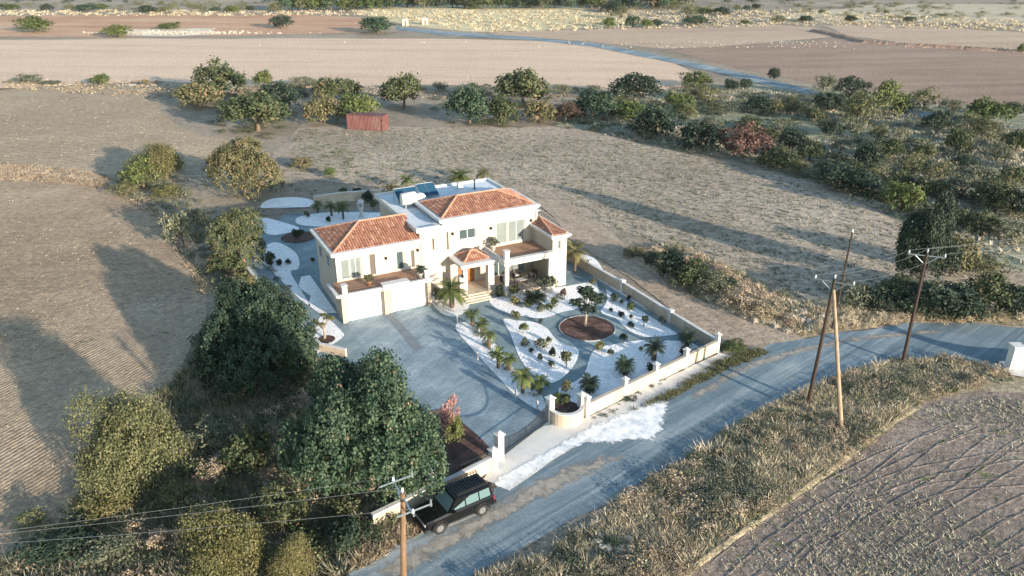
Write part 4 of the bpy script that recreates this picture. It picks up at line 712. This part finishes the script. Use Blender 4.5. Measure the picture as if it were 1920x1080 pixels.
def chair(s,t,rz,label):
    x,y=W(s,t); o=thing('porch_chair',label,'chair',(x,y,.48),AR+rz,'rattan chairs on the porch'); m=MB(); m.box(-.3,.3,-.3,.3,.34,.42); m.build('seat',M['rattan'],o); m=MB(); m.box(-.3,.3,.24,.3,.42,.9); m.build('backrest',M['rattan'],o)
    m=MB(); m.box(-.36,-.3,-.3,.3,.3,.62); m.box(.3,.36,-.3,.3,.3,.62); m.build('armrests',M['rattan'],o); m=MB(); m.box(-.27,.27,-.27,.22,.423,.5); m.build('cushion',M['cushion'],o)
    for a in(-.27,.27):
        for b in(-.27,.27): m=MB(); m.box(a-.03,a+.03,b-.03,b+.03,0,.3); m.build('leg',M['rattan'],o)
chair(15.9,.4,0,'dark rattan chair at the left of the porch'); chair(17.5,.9,0,'dark rattan chair at the back middle of the porch'); chair(18.9,.2,-1.2,'dark rattan chair at the right of the porch')
x,y=W(17.3,-.3); o=thing('porch_table','low dark table between the porch chairs','table',(x,y,.48),AR); m=MB(); m.box(-.6,.6,-.35,.35,.4,.46); m.build('top',M['cushion'],o)
for a in(-.5,.5):
    for b in(-.28,.28): m=MB(); m.box(a-.03,a+.03,b-.03,b+.03,0,.4); m.build('leg',M['rattan'],o)
# path lights by the driveway
for i,(x,y) in enumerate(((967,748),(896,676),(1007,770),(858,608))):
    X,Y=at(x,y); o=thing('path_light',['white bollard light halfway down the driveway edge','upper white bollard light on the driveway edge','lowest bollard light on the driveway edge near the gate','bollard light at the top of the driveway edge'][i],'light',(X,Y,.08),0,'bollard lights along the driveway'); m=MB(); m.lathe([(.05,0),(.05,.55)],8); m.build('post',M['white'],o); m=MB(); m.lathe([(.09,.55),(.09,.7),(.03,.76)],8); m.build('head',M['white'],o)
# ---------------- car ----------------
cx,cy=at(852,968); car=thing('parked_car','black off road car with roof rack parked by the roadside wall','car',(cx,cy,.06),R(33.6)-math.pi)   # +x is the front, pointing down left
def loft(m,secs):
    n=len(secs[0]); b=len(m.v); m.v+=[p for s in secs for p in s]
    for i in range(len(secs)-1):
        for j in range(n): m.f.append((b+i*n+j,b+i*n+(j+1)%n,b+(i+1)*n+(j+1)%n,b+(i+1)*n+j)); m.t.append(.5)
    m.f+= [tuple(b+j for j in range(n))[::-1],tuple(b+(len(secs)-1)*n+j for j in range(n))]; m.t+=[.5,.5]
m=MB()
def sec(x,hw,z0,z1,e=.08): return [(x,-hw+.05,z0),(x,-hw,z0+.15),(x,-hw,z1-e*1.4),(x,-hw+e,z1),(x,hw-e,z1),(x,hw,z1-e*1.4),(x,hw,z0+.15),(x,hw-.05,z0)]
loft(m,[sec(-2.2,.82,.5,1.02),sec(-2.12,.88,.42,1.1),sec(-1,.91,.4,1.12),sec(.5,.91,.4,1.13),sec(.85,.9,.4,1.12),sec(1.7,.87,.42,1.05),sec(2.1,.8,.45,.98),sec(2.22,.74,.5,.85)]); m.build('body',M['carpaint'],car)
m=MB(); gsec=lambda x,hb,ht,z1:[(x[0],-hb,1.1),(x[1],-ht,z1),(x[1],ht,z1),(x[0],hb,1.1)]
loft(m,[gsec((-2.12,-1.98),.84,.7,1.72),gsec((.8,.25),.86,.72,1.74)]); m.build('cabin',M['carpaint'],car)
def quadp(name,pts,mat,parent): mm=MB(); mm.add(pts,[tuple(range(len(pts)))]); return mm.build(name,mat,parent)
for sg in(-1,1):
    def sp(x,f): return (x,sg*(.85+.006-(.15*f)+.004),1.1+.63*f)
    for a0,a1,b0,b1 in((-1.95,-1.9,-1.25,-1.25),(-1.17,-1.17,-.35,-.35),(-.27,-.27,.62,.28)):
        quadp('side_window',[sp(a0,.1),sp(b0 if b0!=.62 else .6,.1),sp(b1,.86),sp(a1,.86)],M['carglass'],car)
    m=MB(); m.box(-.85,.95,sg*.93-.06,sg*.93+.06,.34,.4); m.build('side_step',M['rim'],car)
    m=MB(); m.box(.45,.62,sg*1.0-.09,sg*1.0+.09,1.12,1.28); m.build('wing_mirror',M['carpaint'],car)
    m=MB(); m.box(2.12,2.235,sg*.58-.13,sg*.58+.13,.68,.84); m.build('headlight',M['lampglass'],car)
    m=MB(); m.box(-2.225,-2.12,sg*.76-.07,sg*.76+.07,.72,1.0); m.build('tail_light',M['redlens'],car)
    for xw in(-1.35,1.4):
        wo=MB(); wo.tube((xw,sg*.68,.38),(xw,sg*.93,.38),.38,.38,22); wh=wo.build('wheel',M['rubber'],car); rm=MB(); rm.tube((xw,sg*.92,.38),(xw,sg*.945,.38),.23,.21,16); rm.build('rim',M['rim'],wh)
        fl=MB(); fl.path([(xw+.47*math.cos(a),sg*.91,.4+.47*math.sin(a)) for a in [math.pi*i/8 for i in range(9)]],.05,5); fl.build('wheel_arch',M['plastic'],car)
quadp('windscreen',[(.815,-.76,1.16),(.815,.76,1.16),(.345,.64,1.68),(.345,-.64,1.68)],M['carglass'],car); quadp('rear_window',[(-2.13,-.7,1.18),(-2.01,-.6,1.66),(-2.01,.6,1.66),(-2.13,.7,1.18)],M['carglass'],car)
m=MB(); m.box(2.16,2.34,-.86,.86,.42,.62); m.build('front_bumper',M['plastic'],car); m=MB(); m.box(-2.34,-2.16,-.86,.86,.42,.6); m.build('rear_bumper',M['plastic'],car)
m=MB()
for i in range(7): m.box(2.2,2.25,-.42+i*.13,-.36+i*.13,.66,.86)
m.build('grille',M['rim'],car)
m=MB(); m.tube((-2.2,.1,.98),(-2.42,.1,.98),.36,.34,20); sw_=m.build('spare_wheel',M['rubber'],car)
m=MB()
for i in range(10): x=-1.85+i*.2; m.tube((x,-.62,1.9),(x,.62,1.9),.022,n=5)
for yy in(-.64,.64): m.tube((-1.9,yy,1.9),(.05,yy,1.9),.025,n=5); m.tube((-1.9,yy,2.0),(.05,yy,2.0),.02,n=5)
for x in(-1.9,-.9,.05):
    for yy in(-.64,.64): m.tube((x,yy,1.7),(x,yy,2.0),.02,n=5)
m.tube((.05,-.64,2.0),(.05,.64,2.0),.02,n=5); m.build('roof_rack',M['plastic'],car)
# ---------------- poles, wires ----------------
wires=[]
def pole(base,top,z,mat,label,arms=True,aang=0.,r=.15,name='power_pole',braced=True):
    o=thing(name,label,'utility pole',(base[0],base[1],0),0,'wooden power poles'); t=Vector((top[0]-base[0],top[1]-base[1],z)); m=MB(); m.tube((0,0,-.1),t,r,r*.62,10); m.build('post',M[mat],o)
    tips=[]
    if arms:
        a=MB(); d=Vector((math.cos(aang),math.sin(aang),0)); zt=t-Vector((0,0,.25)); a.tube(zt-d*1.3,zt+d*1.3,.05,n=6); a.tube(zt-d*.8,zt-Vector((0,0,.7)),.03,n=5); a.tube(zt+d*.8,zt-Vector((0,0,.7)),.03,n=5); a.build('crossarm',M['galv'],o)
        for k in(-1.2,0,1.2):
            q=zt+d*k; 
            if k==0: q=t
            i=MB(); i.tube(q,q+Vector((0,0,.16)),.02,n=5); i.tube(q+Vector((0,0,.12)),q+Vector((0,0,.2)),.07,.045,8); i.tube(q+Vector((0,0,.22)),q+Vector((0,0,.3)),.06,.03,8); i.build('insulator',M['ceramic'],o); tips.append(Vector((base[0],base[1],0))+q+Vector((0,0,.3)))
    return tips
def wire(a,b,sag,label,grp,r=.014,col='cable'):
    m=MB(); pts=[]; a=Vector(a); b=Vector(b)
    for i in range(15): t=i/14; p=a.lerp(b,t); p.z-=sag*4*t*(1-t); pts.append(p-a)
    m.path(pts,r*(.38 if a.x<0 else .5),4); o=m.build('power_cable',M[col]); o.location=a; tag(o,label,'cable',grp)
P1=at(758,1194); T1=at(755,925,8.5)
t1=pole(P1,T1,8.5,'pole','brown wooden power pole with steel crossarms beside the parked car',aang=R(-62),r=.17)
P2=at(1515,757); t2=pole(P2,(P2[0]+.25,P2[1]),9.8,'pole_dark','dark upright power pole of the leaning pair across the road',aang=R(-28))
P2b=at(1578,806); o2=thing('stay_pole','pale timber stay pole leaning against the dark power pole','utility pole',(P2b[0],P2b[1],0)); m=MB(); m.tube((0,0,-.1),(P2[0]+.25-P2b[0]-.05,P2[1]-P2b[1]-.25,9.1),.16,.1,10); m.build('post',M['pole_pale'],o2)
P3=at(1692,682); t3=pole(P3,(P3[0]-.1,P3[1]),9.4,'pole_dark','dark brown power pole on the bend of the road',aang=R(-20))
P4=(27.39,58.3); t4=pole((P4[0],P4[1]),(P4[0]+.15,P4[1]),9.0,'pole_dark','thin dark pole with a white top behind the leaning pair',arms=False,r=.11)
m=MB(); m.tube((0,0,9),(0,0,9.25),.09,.05,8); o=m.build('pole_cap',M['ceramic']); o.location=(P4[0]+.15,P4[1],0); cap_parent=[x for x in bpy.data.objects if x.name.startswith('power_pole')][-1]; o.location=(.15,0,0); o.parent=cap_parent
po=[x for x in bpy.data.objects if x.name.startswith('power_pole') and abs(x.location.x-P1[0])<.1][0]; tp=Vector((T1[0]-P1[0],T1[1]-P1[1],8.5)); d_=Vector((math.cos(R(-62)),math.sin(R(-62)),0)); e_=Vector((-d_.y,d_.x,0))
for k,zz_ in((-1.1,-.2),(1.1,-.2)):
    m=MB(); m.tube(tp+d_*k+e_*-.7+Vector((0,0,zz_)),tp+d_*k+e_*.9+Vector((0,0,zz_+.1)),.04,n=6); m.tube(tp+d_*k+e_*.85+Vector((0,0,zz_)),tp+d_*k+e_*.85+Vector((0,0,zz_+.35)),.06,.04,n=8); m.build('side_arm',M['galv'],po)
far=Vector((75,70,9.6))
for a,b,i in zip(t2,t3,range(3)): wire(a,b,.35,['front','middle','rear'][i]+' power cable between the dark leaning pole and the bend pole','cables between the right hand poles',.011)
for i,a in enumerate(t3): wire(a,far+Vector((0,-1.4*i,0)),.8,['upper','middle','lower'][i]+' of three pale power cables leaving the bend pole to the right','cables leaving to the right',.013)
for i,a in enumerate(t1): wire(a,(-62,18+1.5*i,9.),1.0,['lowest','middle','upper'][i]+' of three thin cables leaving the brown pole to the left','cables leaving to the left',.013)
wire(Vector((P2[0],P2[1],9.2)),at(1455,745)+(0.,),.02,'thin stay wire from the dark pole down to the road edge',None,.012)
wire(Vector((T1[0],T1[1],7.8)),at(785,1110)+(0.,),.02,'thin stay wire on the right of the brown pole',None,.015)
# ---------------- container, rubble, rocks, boxes ----------------
ca=Vector(at(652,243)); cb=Vector(at(718,247)); o=thing('red_container','faded red corrugated metal container in front of the rear trees','container',(ca.x,ca.y,0),math.atan2(cb.y-ca.y,cb.x-ca.x)); L=(cb-ca).length; m=MB(); k=26
pts=[]
for i in range(k*2+1): pts.append((L*i/(k*2),0 if i%2 else .08))
m.prism(pts+[(L,2.6),(0,2.6)],.1,2.6); m.build('body',M['rust'],o); m=MB(); m.box(-.06,L+.06,-.04,2.66,2.6,2.72); m.build('roof',M['rust'],o)
m=MB(); 
for x in(-.02,L-.12): m.box(x,x+.14,-.06,-.001,.0,2.6)
m.build('corner_posts',M['rust'],o)
def rocks(name,lab,cx_,cy_,n,sx,sy,smin,smax,seed,mat='rock',kind='stuff'):
    g=random.Random(seed); m=MB(); X,Y=at(cx_,cy_); v0=Vector((X,Y))
    for i in range(n):
        px=g.gauss(0,sx); py=g.gauss(0,sy); s=g.uniform(smin,smax); vs=[]
        for a in range(6): 
            for zz_,rr in((-.2,.9),(.35,1.),(.75,.5)): vs.append((px+s*rr*g.uniform(.7,1.2)*math.cos(a*1.047),py+s*rr*g.uniform(.7,1.2)*math.sin(a*1.047),s*zz_*g.uniform(.8,1.2)))
        fs=[(a*3+k_,((a+1)%6)*3+k_,((a+1)%6)*3+k_+1,a*3+k_+1) for a in range(6) for k_ in(0,1)]+[tuple(a*3+2 for a in range(6))]; m.add(vs,fs)
    o=m.build(name,M[mat]); o.location=(X,Y,.02); tag(o,lab,None,None,kind); return o
rocks('rock_heap','heap of white stones at the end of the brush heap by the track',1478,596,40,1.6,.9,.15,.5,1); rocks('rock_heap','pale stones scattered at the bottom edge of the verge',1168,1035,16,.9,.6,.1,.35,2)
rocks('rubble_bank','pale limestone rubble bank on the red soil',325,62,420,15,2.6,.2,.7,3); rocks('stone_line','line of pale stones along the field boundary',140,160,90,16,.5,.1,.3,4)
rocks('stone_line','pale stones strung along the upper right field edge',1700,88,120,70,2.2,.15,.4,5); rocks('stone_line','pale stones along the track between the far fields',1400,80,90,40,2.5,.15,.4,6)
def flakes(name,lab,pxp,n,r0,r1,mat,seed,z):
    P=[at(*p) for p in pxp]; xs=[p[0] for p in P]; ys=[p[1] for p in P]; g=random.Random(seed); m=MB(); k=0
    while k<n:
        x=g.uniform(min(xs),max(xs)); y=g.uniform(min(ys),max(ys))
        if not inpoly(P,x,y): continue
        k+=1; r_=r0+(r1-r0)*g.random()**3; nn2=9; vs=[(x+r_*g.uniform(.5,1.2)*math.cos(6.283*i/nn2)*1.5,y+r_*g.uniform(.5,1.2)*math.sin(6.283*i/nn2),z) for i in range(nn2)]; m.add(vs+[(x,y,z+r_*.12)],[(i,(i+1)%nn2,nn2) for i in range(nn2)])
    tag(m.build(name,mat),lab,None,None,'stuff')
poly('rubble_bank_ground',[(235,56),(400,53),(420,64),(330,69),(240,66)],M['rubble'],.09,2,4,31)
for i,(x,y) in enumerate(((760,48),(797,46))):
    X,Y=at(x,y); o=thing('beige_hut',['left of two tiny beige huts by the far road','right of two tiny beige huts by the far road'][i],'hut',(X,Y,0),.2); m=MB(); m.box(-1.2,1.2,-1,1,0,2.4); m.build('wall',M['beige'],o); m=MB(); m.box(-1.35,1.35,-1.15,1.15,2.4,2.55); m.build('roof',M['white'],o); m=MB(); m.box(-.4,.4,-1.03,-1.003,0,1.9); m.build('door',M['shutter'],o)
# raised ridge added along the ploughed plot so its shadow draws the furrow line
def mound(name,pts,w,h,mat,seed,lab=None):
    g=random.Random(seed); P=[Vector(at(*p)) for p in pts]; Q=[]
    for i in range(len(P)-1):
        k=max(1,int((P[i+1]-P[i]).length/.5))
        for j in range(k): Q.append(P[i].lerp(P[i+1],j/k))
    m=MB(); vs=[]; pr=[(-1,0),(-.6,.5),(-.15,1),(.25,.9),(.65,.4),(1,0)]
    for i,q in enumerate(Q):
        d=(Q[min(i+1,len(Q)-1)]-Q[max(i-1,0)]).normalized(); n=Vector((-d.y,d.x)); f=min(1,i/3,(len(Q)-1-i)/3)
        for a,b in pr: vs.append((q.x+n.x*a*w*(.8+.4*g.random()),q.y+n.y*a*w*(.8+.4*g.random()),.01+max(0,b*h*f*(.6+.7*g.random()))))
    m.add(vs,[(i*6+j,i*6+j+1,i*6+j+7,i*6+j+6) for i in range(len(Q)-1) for j in range(5)]); o=m.build(name,mat,None,True); tag(o,lab,None,None,'structure')
mound('furrow_shadow_ridge',[(1260,1100),(1300,1062),(1430,970),(1540,893),(1660,800),(1735,752)],.3,.2,M['verge'],1)
for i,q in enumerate([[(1330,1110),(1440,1010),(1560,930),(1700,880),(1860,850),(1980,845)],[(1390,1110),(1490,1015),(1620,940),(1760,905),(1980,890)],[(1480,1110),(1560,1020),(1640,960),(1750,900),(1850,820),(1960,770)],[(1530,1110),(1610,1030),(1690,970),(1800,905),(1960,810)],[(1310,1075),(1420,985),(1540,905),(1650,850),(1780,800),(1960,790)],[(1640,1110),(1730,1030),(1850,960),(1980,900)],[(1700,1110),(1790,1040),(1900,970),(1990,930)],[(1780,1110),(1850,1060),(1990,990)],[(1420,1110),(1530,1010),(1620,900),(1720,820),(1830,775)]]):
    mound('wheel_rut',q,.13,.045,M['plough_right'],50+i); mound('wheel_rut',[(x+38,y+14) for x,y in q],.13,.045,M['plough_right'],70+i)
for i,q in enumerate([[(730,250),(800,290),(900,330),(990,365),(1060,410)],[(760,245),(840,285),(930,320),(1020,360),(1100,410)],[(1010,392),(1100,455),(1190,520),(1290,590),(1390,650)],[(1048,390),(1130,445),(1215,510),(1310,580),(1420,640)]]):
    mound('wheel_rut',q,.22,.05,M['track'],90+i)
mound('earth_bank',[(0,322),(90,326),(200,340),(280,375),(340,430),(385,500)],.7,.35,M['field_mid'],2)
mound('earth_bank',[(1180,480),(1260,520),(1330,560),(1420,600),(1480,620)],.7,.4,M['verge'],3)
mound('earth_bank',[(1520,58),(1560,66),(1620,80),(1700,86),(1800,92),(1930,100)],1.6,.9,M['field_brown'],4)
# ---------------- grass ----------------
def tufts(name,pxpoly,n,h,rad,blades,mat,seed,label,bw=.05,z=.03,patch=None):
    P=[at(*p) for p in pxpoly]; xs=[p[0] for p in P]; ys=[p[1] for p in P]; g=np.random.default_rng(seed); c=[]
    ph=g.random(4)*6.3
    while len(c)<n:
        x=g.uniform(min(xs),max(xs)); y=g.uniform(min(ys),max(ys))
        if not inpoly(P,x,y): continue
        if patch and math.sin(x*patch+ph[0]+1.3*math.sin(y*patch*.7))+math.sin(y*patch*1.3+ph[1]+math.sin(x*patch))+.8*g.normal()<.1: continue
        c.append((x,y))
    c=np.array(c); N=n*blades; hh=h*(.4+.9*g.random(n)); sz=np.repeat(hh/h,blades)
    r=rad*np.sqrt(g.random(N))*sz; a=g.random(N)*6.283; b=np.repeat(c,blades,0); base=np.stack([b[:,0]+r*np.cos(a)*.5,b[:,1]+r*np.sin(a)*.5,np.full(N,z)],1)
    tip=base+np.stack([np.cos(a)*r*.9,np.sin(a)*r*.9,np.repeat(hh,blades)*(.55+.6*g.random(N))],1)+g.normal(size=(N,3))*.05
    s=g.random(N)*6.283; wv=np.stack([np.cos(s),np.sin(s),np.zeros(N)],1)*bw*(.6+.8*g.random(N))[:,None]
    V=np.stack([base-wv,base+wv,tip],1).reshape(-1,3); t=np.clip(np.repeat(g.random(n),blades)*.6+g.random(N)*.42,0,1)
    o=link(name,npmesh(name,V,3,mat,t)); tag(o,label,None,None,'stuff'); return o
vp=[(900,1085),(1000,1055),(1100,985),(1240,890),(1340,830),(1420,775),(1500,738),(1600,695),(1700,675),(1800,675),(1870,695),(1915,712),(1830,725),(1730,750),(1540,893),(1300,1060),(1240,1120),(850,1150)]
tufts('tall_dry_grass',vp,240,.55,.6,34,LM['straw'],61,'tall pale grass clumps on the verge',.03,patch=.4)
tufts('dry_grass',vp,2300,.32,.4,22,LM['straw'],1,'tall straw coloured grass on the verge',.03,patch=.55)
tufts('grey_scrub',vp,1500,.3,.45,26,LM['steppe'],2,'grey green low scrub on the verge',.035,patch=.28)
tufts('green_weeds',vp,160,.35,.5,26,LM['green'],3,'green weeds among the verge grass',.045,patch=.3)
tufts('dry_grass',[(1180,480),(1260,458),(1400,520),(1500,565),(1560,575),(1700,590),(1930,600),(1800,606),(1700,605),(1570,620),(1480,632),(1400,596),(1290,550)],450,.4,.45,22,LM['straw'],4,'dry grass between the track and the far bushes',.04,patch=.3)
tufts('grey_scrub',[(395,620),(480,540),(560,640),(690,900),(800,950),(660,1060),(560,1150),(-60,1150),(-20,1080),(110,1000),(170,900),(240,800),(330,720)],2000,.55,.6,24,LM['steppe'],5,'grey scrub and weeds beneath the lower left trees',.045)
tufts('straw_grass',[(395,620),(480,540),(560,640),(690,900),(700,960),(620,1060),(560,1150),(-60,1150),(-20,1080),(110,1000),(170,900),(240,800),(330,720)],1200,.5,.6,20,LM['straw'],26,'straw coloured grass beneath the lower left trees',.035,patch=.4)
tufts('green_weeds',[(395,620),(480,540),(560,640),(690,900),(700,960),(620,1060),(560,1150),(-60,1150),(-20,1080),(110,1000),(170,900),(240,800),(330,720)],900,.6,.7,24,LM['olive'],6,'olive weeds beneath the lower left trees',.05)
tufts('dry_grass',[(-40,308),(0,308),(120,318),(200,330),(260,370),(330,420),(390,500),(380,560),(340,480),(280,400),(200,352),(100,342),(-40,338)],900,.3,.5,14,LM['dry'],7,'dry grass strip along the field bank on the left',.05)
tufts('stubble_clumps',[(560,245),(850,240),(1180,266),(1440,325),(1640,400),(1900,520),(1700,600),(1450,555),(1250,465),(1080,398),(1000,350),(760,345),(540,320)],1800,.1,.3,6,LM['dry'],28,'pale stubble over the cloddy field',.06)
tufts('dark_clumps',[(560,245),(850,240),(1180,266),(1440,325),(1640,400),(1900,520),(1700,600),(1450,555),(1250,465),(1080,398),(1000,350),(760,345),(540,320)],2200,.16,.35,7,LM['grey'],29,'dark weeds over the cloddy field',.07)
tufts('field_stubble',[(560,245),(850,240),(1180,266),(1440,325),(1640,400),(1900,520),(1700,600),(1450,555),(1250,465),(1080,398),(1000,350),(760,345),(540,320)],2200,.14,.4,7,LM['steppe'],8,'low stubble and weeds over the cloddy field',.07)
tufts('field_stubble',[(1270,1100),(1420,985),(1560,890),(1740,760),(1900,745),(2000,800),(2000,1200),(1200,1200)],2600,.12,.3,7,LM['steppe'],9,'sparse weeds on the ploughed plot',.035,patch=.2)
tufts('grove_grass',[(1040,238),(1300,165),(1540,172),(1930,235),(1930,500),(1700,415),(1450,318),(1180,262)],4200,.5,.8,10,LM['steppe'],10,'grey grass between the olive trees of the grove',.12,patch=.12)
tufts('boundary_grass',[(0,150),(300,152),(340,170),(560,160),(900,170),(1300,160),(1300,175),(900,190),(560,175),(300,185),(0,166)],900,.4,1.,9,LM['dry'],11,'dry grass along the boundary of the pink field',.14)
tufts('roadside_weeds',[(1180,775),(1250,738),(1350,676),(1420,655),(1440,662),(1350,700),(1250,752)],500,.22,.3,18,LM['olive'],12,'low green weeds between apron and road',.03)
tufts('far_grass',[(-50,20),(1500,20),(1930,40),(1930,60),(1500,48),(900,62),(690,30),(-50,30)],2600,.9,1.6,9,LM['straw'],13,'dry grass between the far fields',.25)
tufts('rear_scrub',[(520,330),(560,240),(640,250),(700,330),(760,345),(760,368),(600,372),(500,368)],110,.3,.5,12,LM['mixed'],14,'weeds on the bare ground behind the villa',.06)
tufts('mid_stubble',[(0,180),(270,180),(300,210),(330,240),(400,290),(280,322),(180,318),(0,302)],900,.1,.25,6,LM['steppe'],30,'grey stubble on the field left of the hedge',.07)
tufts('plough_weeds',[(0,350),(240,385),(360,500),(390,600),(240,800),(100,1000),(0,1060)],500,.1,.25,7,LM['steppe'],31,'sparse weeds on the ploughed field at left',.04,patch=.25)
tufts('roadside_scrub',[(650,1070),(700,1000),(790,960),(850,940),(800,985),(740,1030),(690,1060)],260,.4,.45,16,LM['dry'],15,'dry weeds between the road and the roadside wall',.035)

SMALL=[crown('x',LM['dry'],500+j,420,6,.12,.5,6,.0,1,0,.22,.5) for j in range(3)]; SV=[]
for me in SMALL:
    a=np.empty(len(me.vertices)*3,np.float32); me.vertices.foreach_get('co',a); b=np.empty(len(me.polygons),np.float32); me.attributes['tint'].data.foreach_get('value',b); SV.append((a.reshape(-1,3),b)); bpy.data.meshes.remove(me)
def brush(name,pxpoly,n,r0,r1,hk,mat,seed,label,patch=None):
    P=[at(*p) for p in pxpoly]; xs=[p[0] for p in P]; ys=[p[1] for p in P]; g=np.random.default_rng(seed); Vs=[];Ts=[]; k=0; ph=g.random(2)*6
    while k<n:
        x=g.uniform(min(xs),max(xs)); y=g.uniform(min(ys),max(ys))
        if not inpoly(P,x,y): continue
        if patch and math.sin(x*patch+ph[0])+math.sin(y*patch*1.3+ph[1]+x*.3)+.6*g.normal()<.1: continue
        V,t=SV[k%3]; r=r0+(r1-r0)*g.random()**2; a=g.random()*6.28; c_,s_=math.cos(a),math.sin(a); q=V*[r,r,r*hk*g.uniform(.6,1.3)]; Vs.append(np.stack([q[:,0]*c_-q[:,1]*s_+x,q[:,0]*s_+q[:,1]*c_+y,q[:,2]+.02],1)); Ts.append(np.clip(t*.7+g.random()*.5-.1,0,1)); k+=1
    o=link(name,npmesh(name,np.concatenate(Vs),4,mat,np.concatenate(Ts))); tag(o,label,None,None,'stuff')
brush('dry_brush',vp,300,.25,.8,.9,LM['dry'],1,'straw and brown dry brush on the verge',.5)
brush('grey_brush',vp,260,.25,.85,.9,LM['grey'],2,'grey green low brush on the verge',.45)
brush('dark_brush',vp,35,.25,.6,.9,LM['dark'],3,'dark green weeds on the verge',.4)
tv=[(1200,478),(1260,458),(1400,520),(1500,565),(1540,590),(1500,620),(1440,610),(1380,590),(1290,550)]
brush('dry_brush',tv,80,.3,.9,1.0,LM['dry'],4,'brown dry brush heaped beside the track'); brush('grey_brush',tv,50,.3,.9,1.,LM['grey'],5,'grey green brush heaped beside the track')
brush('straw_brush',[(1540,575),(1700,585),(1930,598),(1800,606),(1700,606),(1560,622),(1520,628)],110,.3,.8,.9,LM['straw'],6,'straw coloured brush along the north side of the road')
sb=[(395,620),(450,540),(500,600),(600,700),(690,900),(790,950),(660,1060),(560,1150),(-60,1150),(-20,1080),(110,1000),(170,900),(240,800),(330,720)]
brush('grey_brush',sb,300,.3,1.2,1.,LM['mixed'],7,'dull green undergrowth beneath the lower left trees'); brush('dry_brush',sb,300,.3,.9,1.,LM['dry'],8,'dry undergrowth beneath the lower left trees',.4); brush('dark_brush',sb,90,.4,1.2,1.,LM['dark'],9,'dark undergrowth beneath the lower left trees')
gv=[(1060,240),(1300,170),(1540,178),(1930,240),(1930,500),(1700,405),(1450,310),(1180,258)]
brush('grove_brush',gv,240,.5,1.8,.8,LM['grey'],10,'low grey brush between the grove trees'); brush('grove_brush',gv,170,.5,1.6,.8,LM['dark'],11,'low dark brush between the grove trees')
brush('hedge_brush',[(330,200),(560,150),(850,160),(1300,165),(1300,215),(1180,250),(850,238),(740,228),(560,235),(500,270),(380,240)],240,.6,1.7,.9,LM['mixed'],12,'low brush beneath the hedge trees',.12)
brush('bank_brush',[(210,345),(330,340),(400,400),(470,480),(430,560),(390,560),(330,430),(260,375)],160,.3,1.1,1.,LM['grey'],13,'grey green brush on the bank of the left field')
brush('bank_brush',[(-20,305),(120,318),(220,335),(260,372),(160,345),(-20,335)],130,.3,.8,.8,LM['dry'],14,'dry brush on the bank of the left field')
brush('far_brush',[(-50,6),(1930,6),(1930,34),(1500,38),(1100,14),(900,8),(690,14),(560,24),(-50,26)],420,1.,3.2,.9,LM['olive'],15,'distant brush between the far fields',.05)
brush('far_brush',[(-50,-40),(1980,-40),(1980,8),(-50,6)],700,1.5,4.5,1.,LM['dark'],16,'distant dark brush at the top of the photo',.03)

hz=MB(); hz.box(-700,900,-60,1100,-1,45); NH=bpy.data.materials.new('haze_air'); NH.use_nodes=True; t_=NH.node_tree; t_.nodes.remove(t_.nodes['Principled BSDF']); pv=t_.nodes.new('ShaderNodeVolumePrincipled'); pv.inputs['Color'].default_value=(.93,.95,1,1); pv.inputs['Density'].default_value=.00005; pv.inputs['Anisotropy'].default_value=.2
t_.links.new(pv.outputs[0],t_.nodes['Material Output'].inputs['Volume']); tag(hz.build('haze',NH),'thin pale haze over the whole valley',None,None,'stuff')

flakes('road_gravel','loose tan gravel and dust along the road edges',[(700,1068),(820,995),(900,945),(960,930),(1060,880),(1200,850),(1300,790),(1440,700),(1560,650),(1700,630),(1800,640),(1700,668),(1600,690),(1500,728),(1410,768),(1325,828),(1080,970),(900,1068),(700,1120)],300,.01,.05,M['track'],2,.066)
poly('planting_strip',[W(11.4,-21.7),W(25.1,-18.75),W(25.1,-17.9),W(24.2,-17.8),W(11.6,-20.9)],M['mulch'],.125,px=False)
poly('planting_strip',[W(24.6,-17.8),W(25.1,-17.8),W(24.9,-1),W(24.3,-1)],M['path'],.13,px=False)
za=[Z(330,285),Z(400,330),Z(480,430),Z(560,540),Z(650,635),Z(745,700),Z(745,740),Z(640,680),Z(540,580),Z(460,480),Z(380,380),Z(320,300)]
brush('ground_cover',za,60,.12,.36,1.1,LM['green'],41,'green ground cover under the palms along the driveway strip')
brush('ground_cover',[Z(560,150),Z(900,110),Z(860,180),Z(700,215)],40,.12,.4,1.1,LM['mixed'],42,'low ground cover in the porch bed')
brush('ground_cover',[W2 for W2 in [(1118,795),(1348,655),(1340,648),(1112,783)]],70,.12,.35,1.1,LM['dark'],43,'dark low plants along the inside of the front wall')
brush('ground_cover',[(480,470),(470,400),(500,395),(480,450),(600,640),(590,650)],50,.2,.6,1.1,LM['mixed'],44,'undergrowth along the left garden wall')
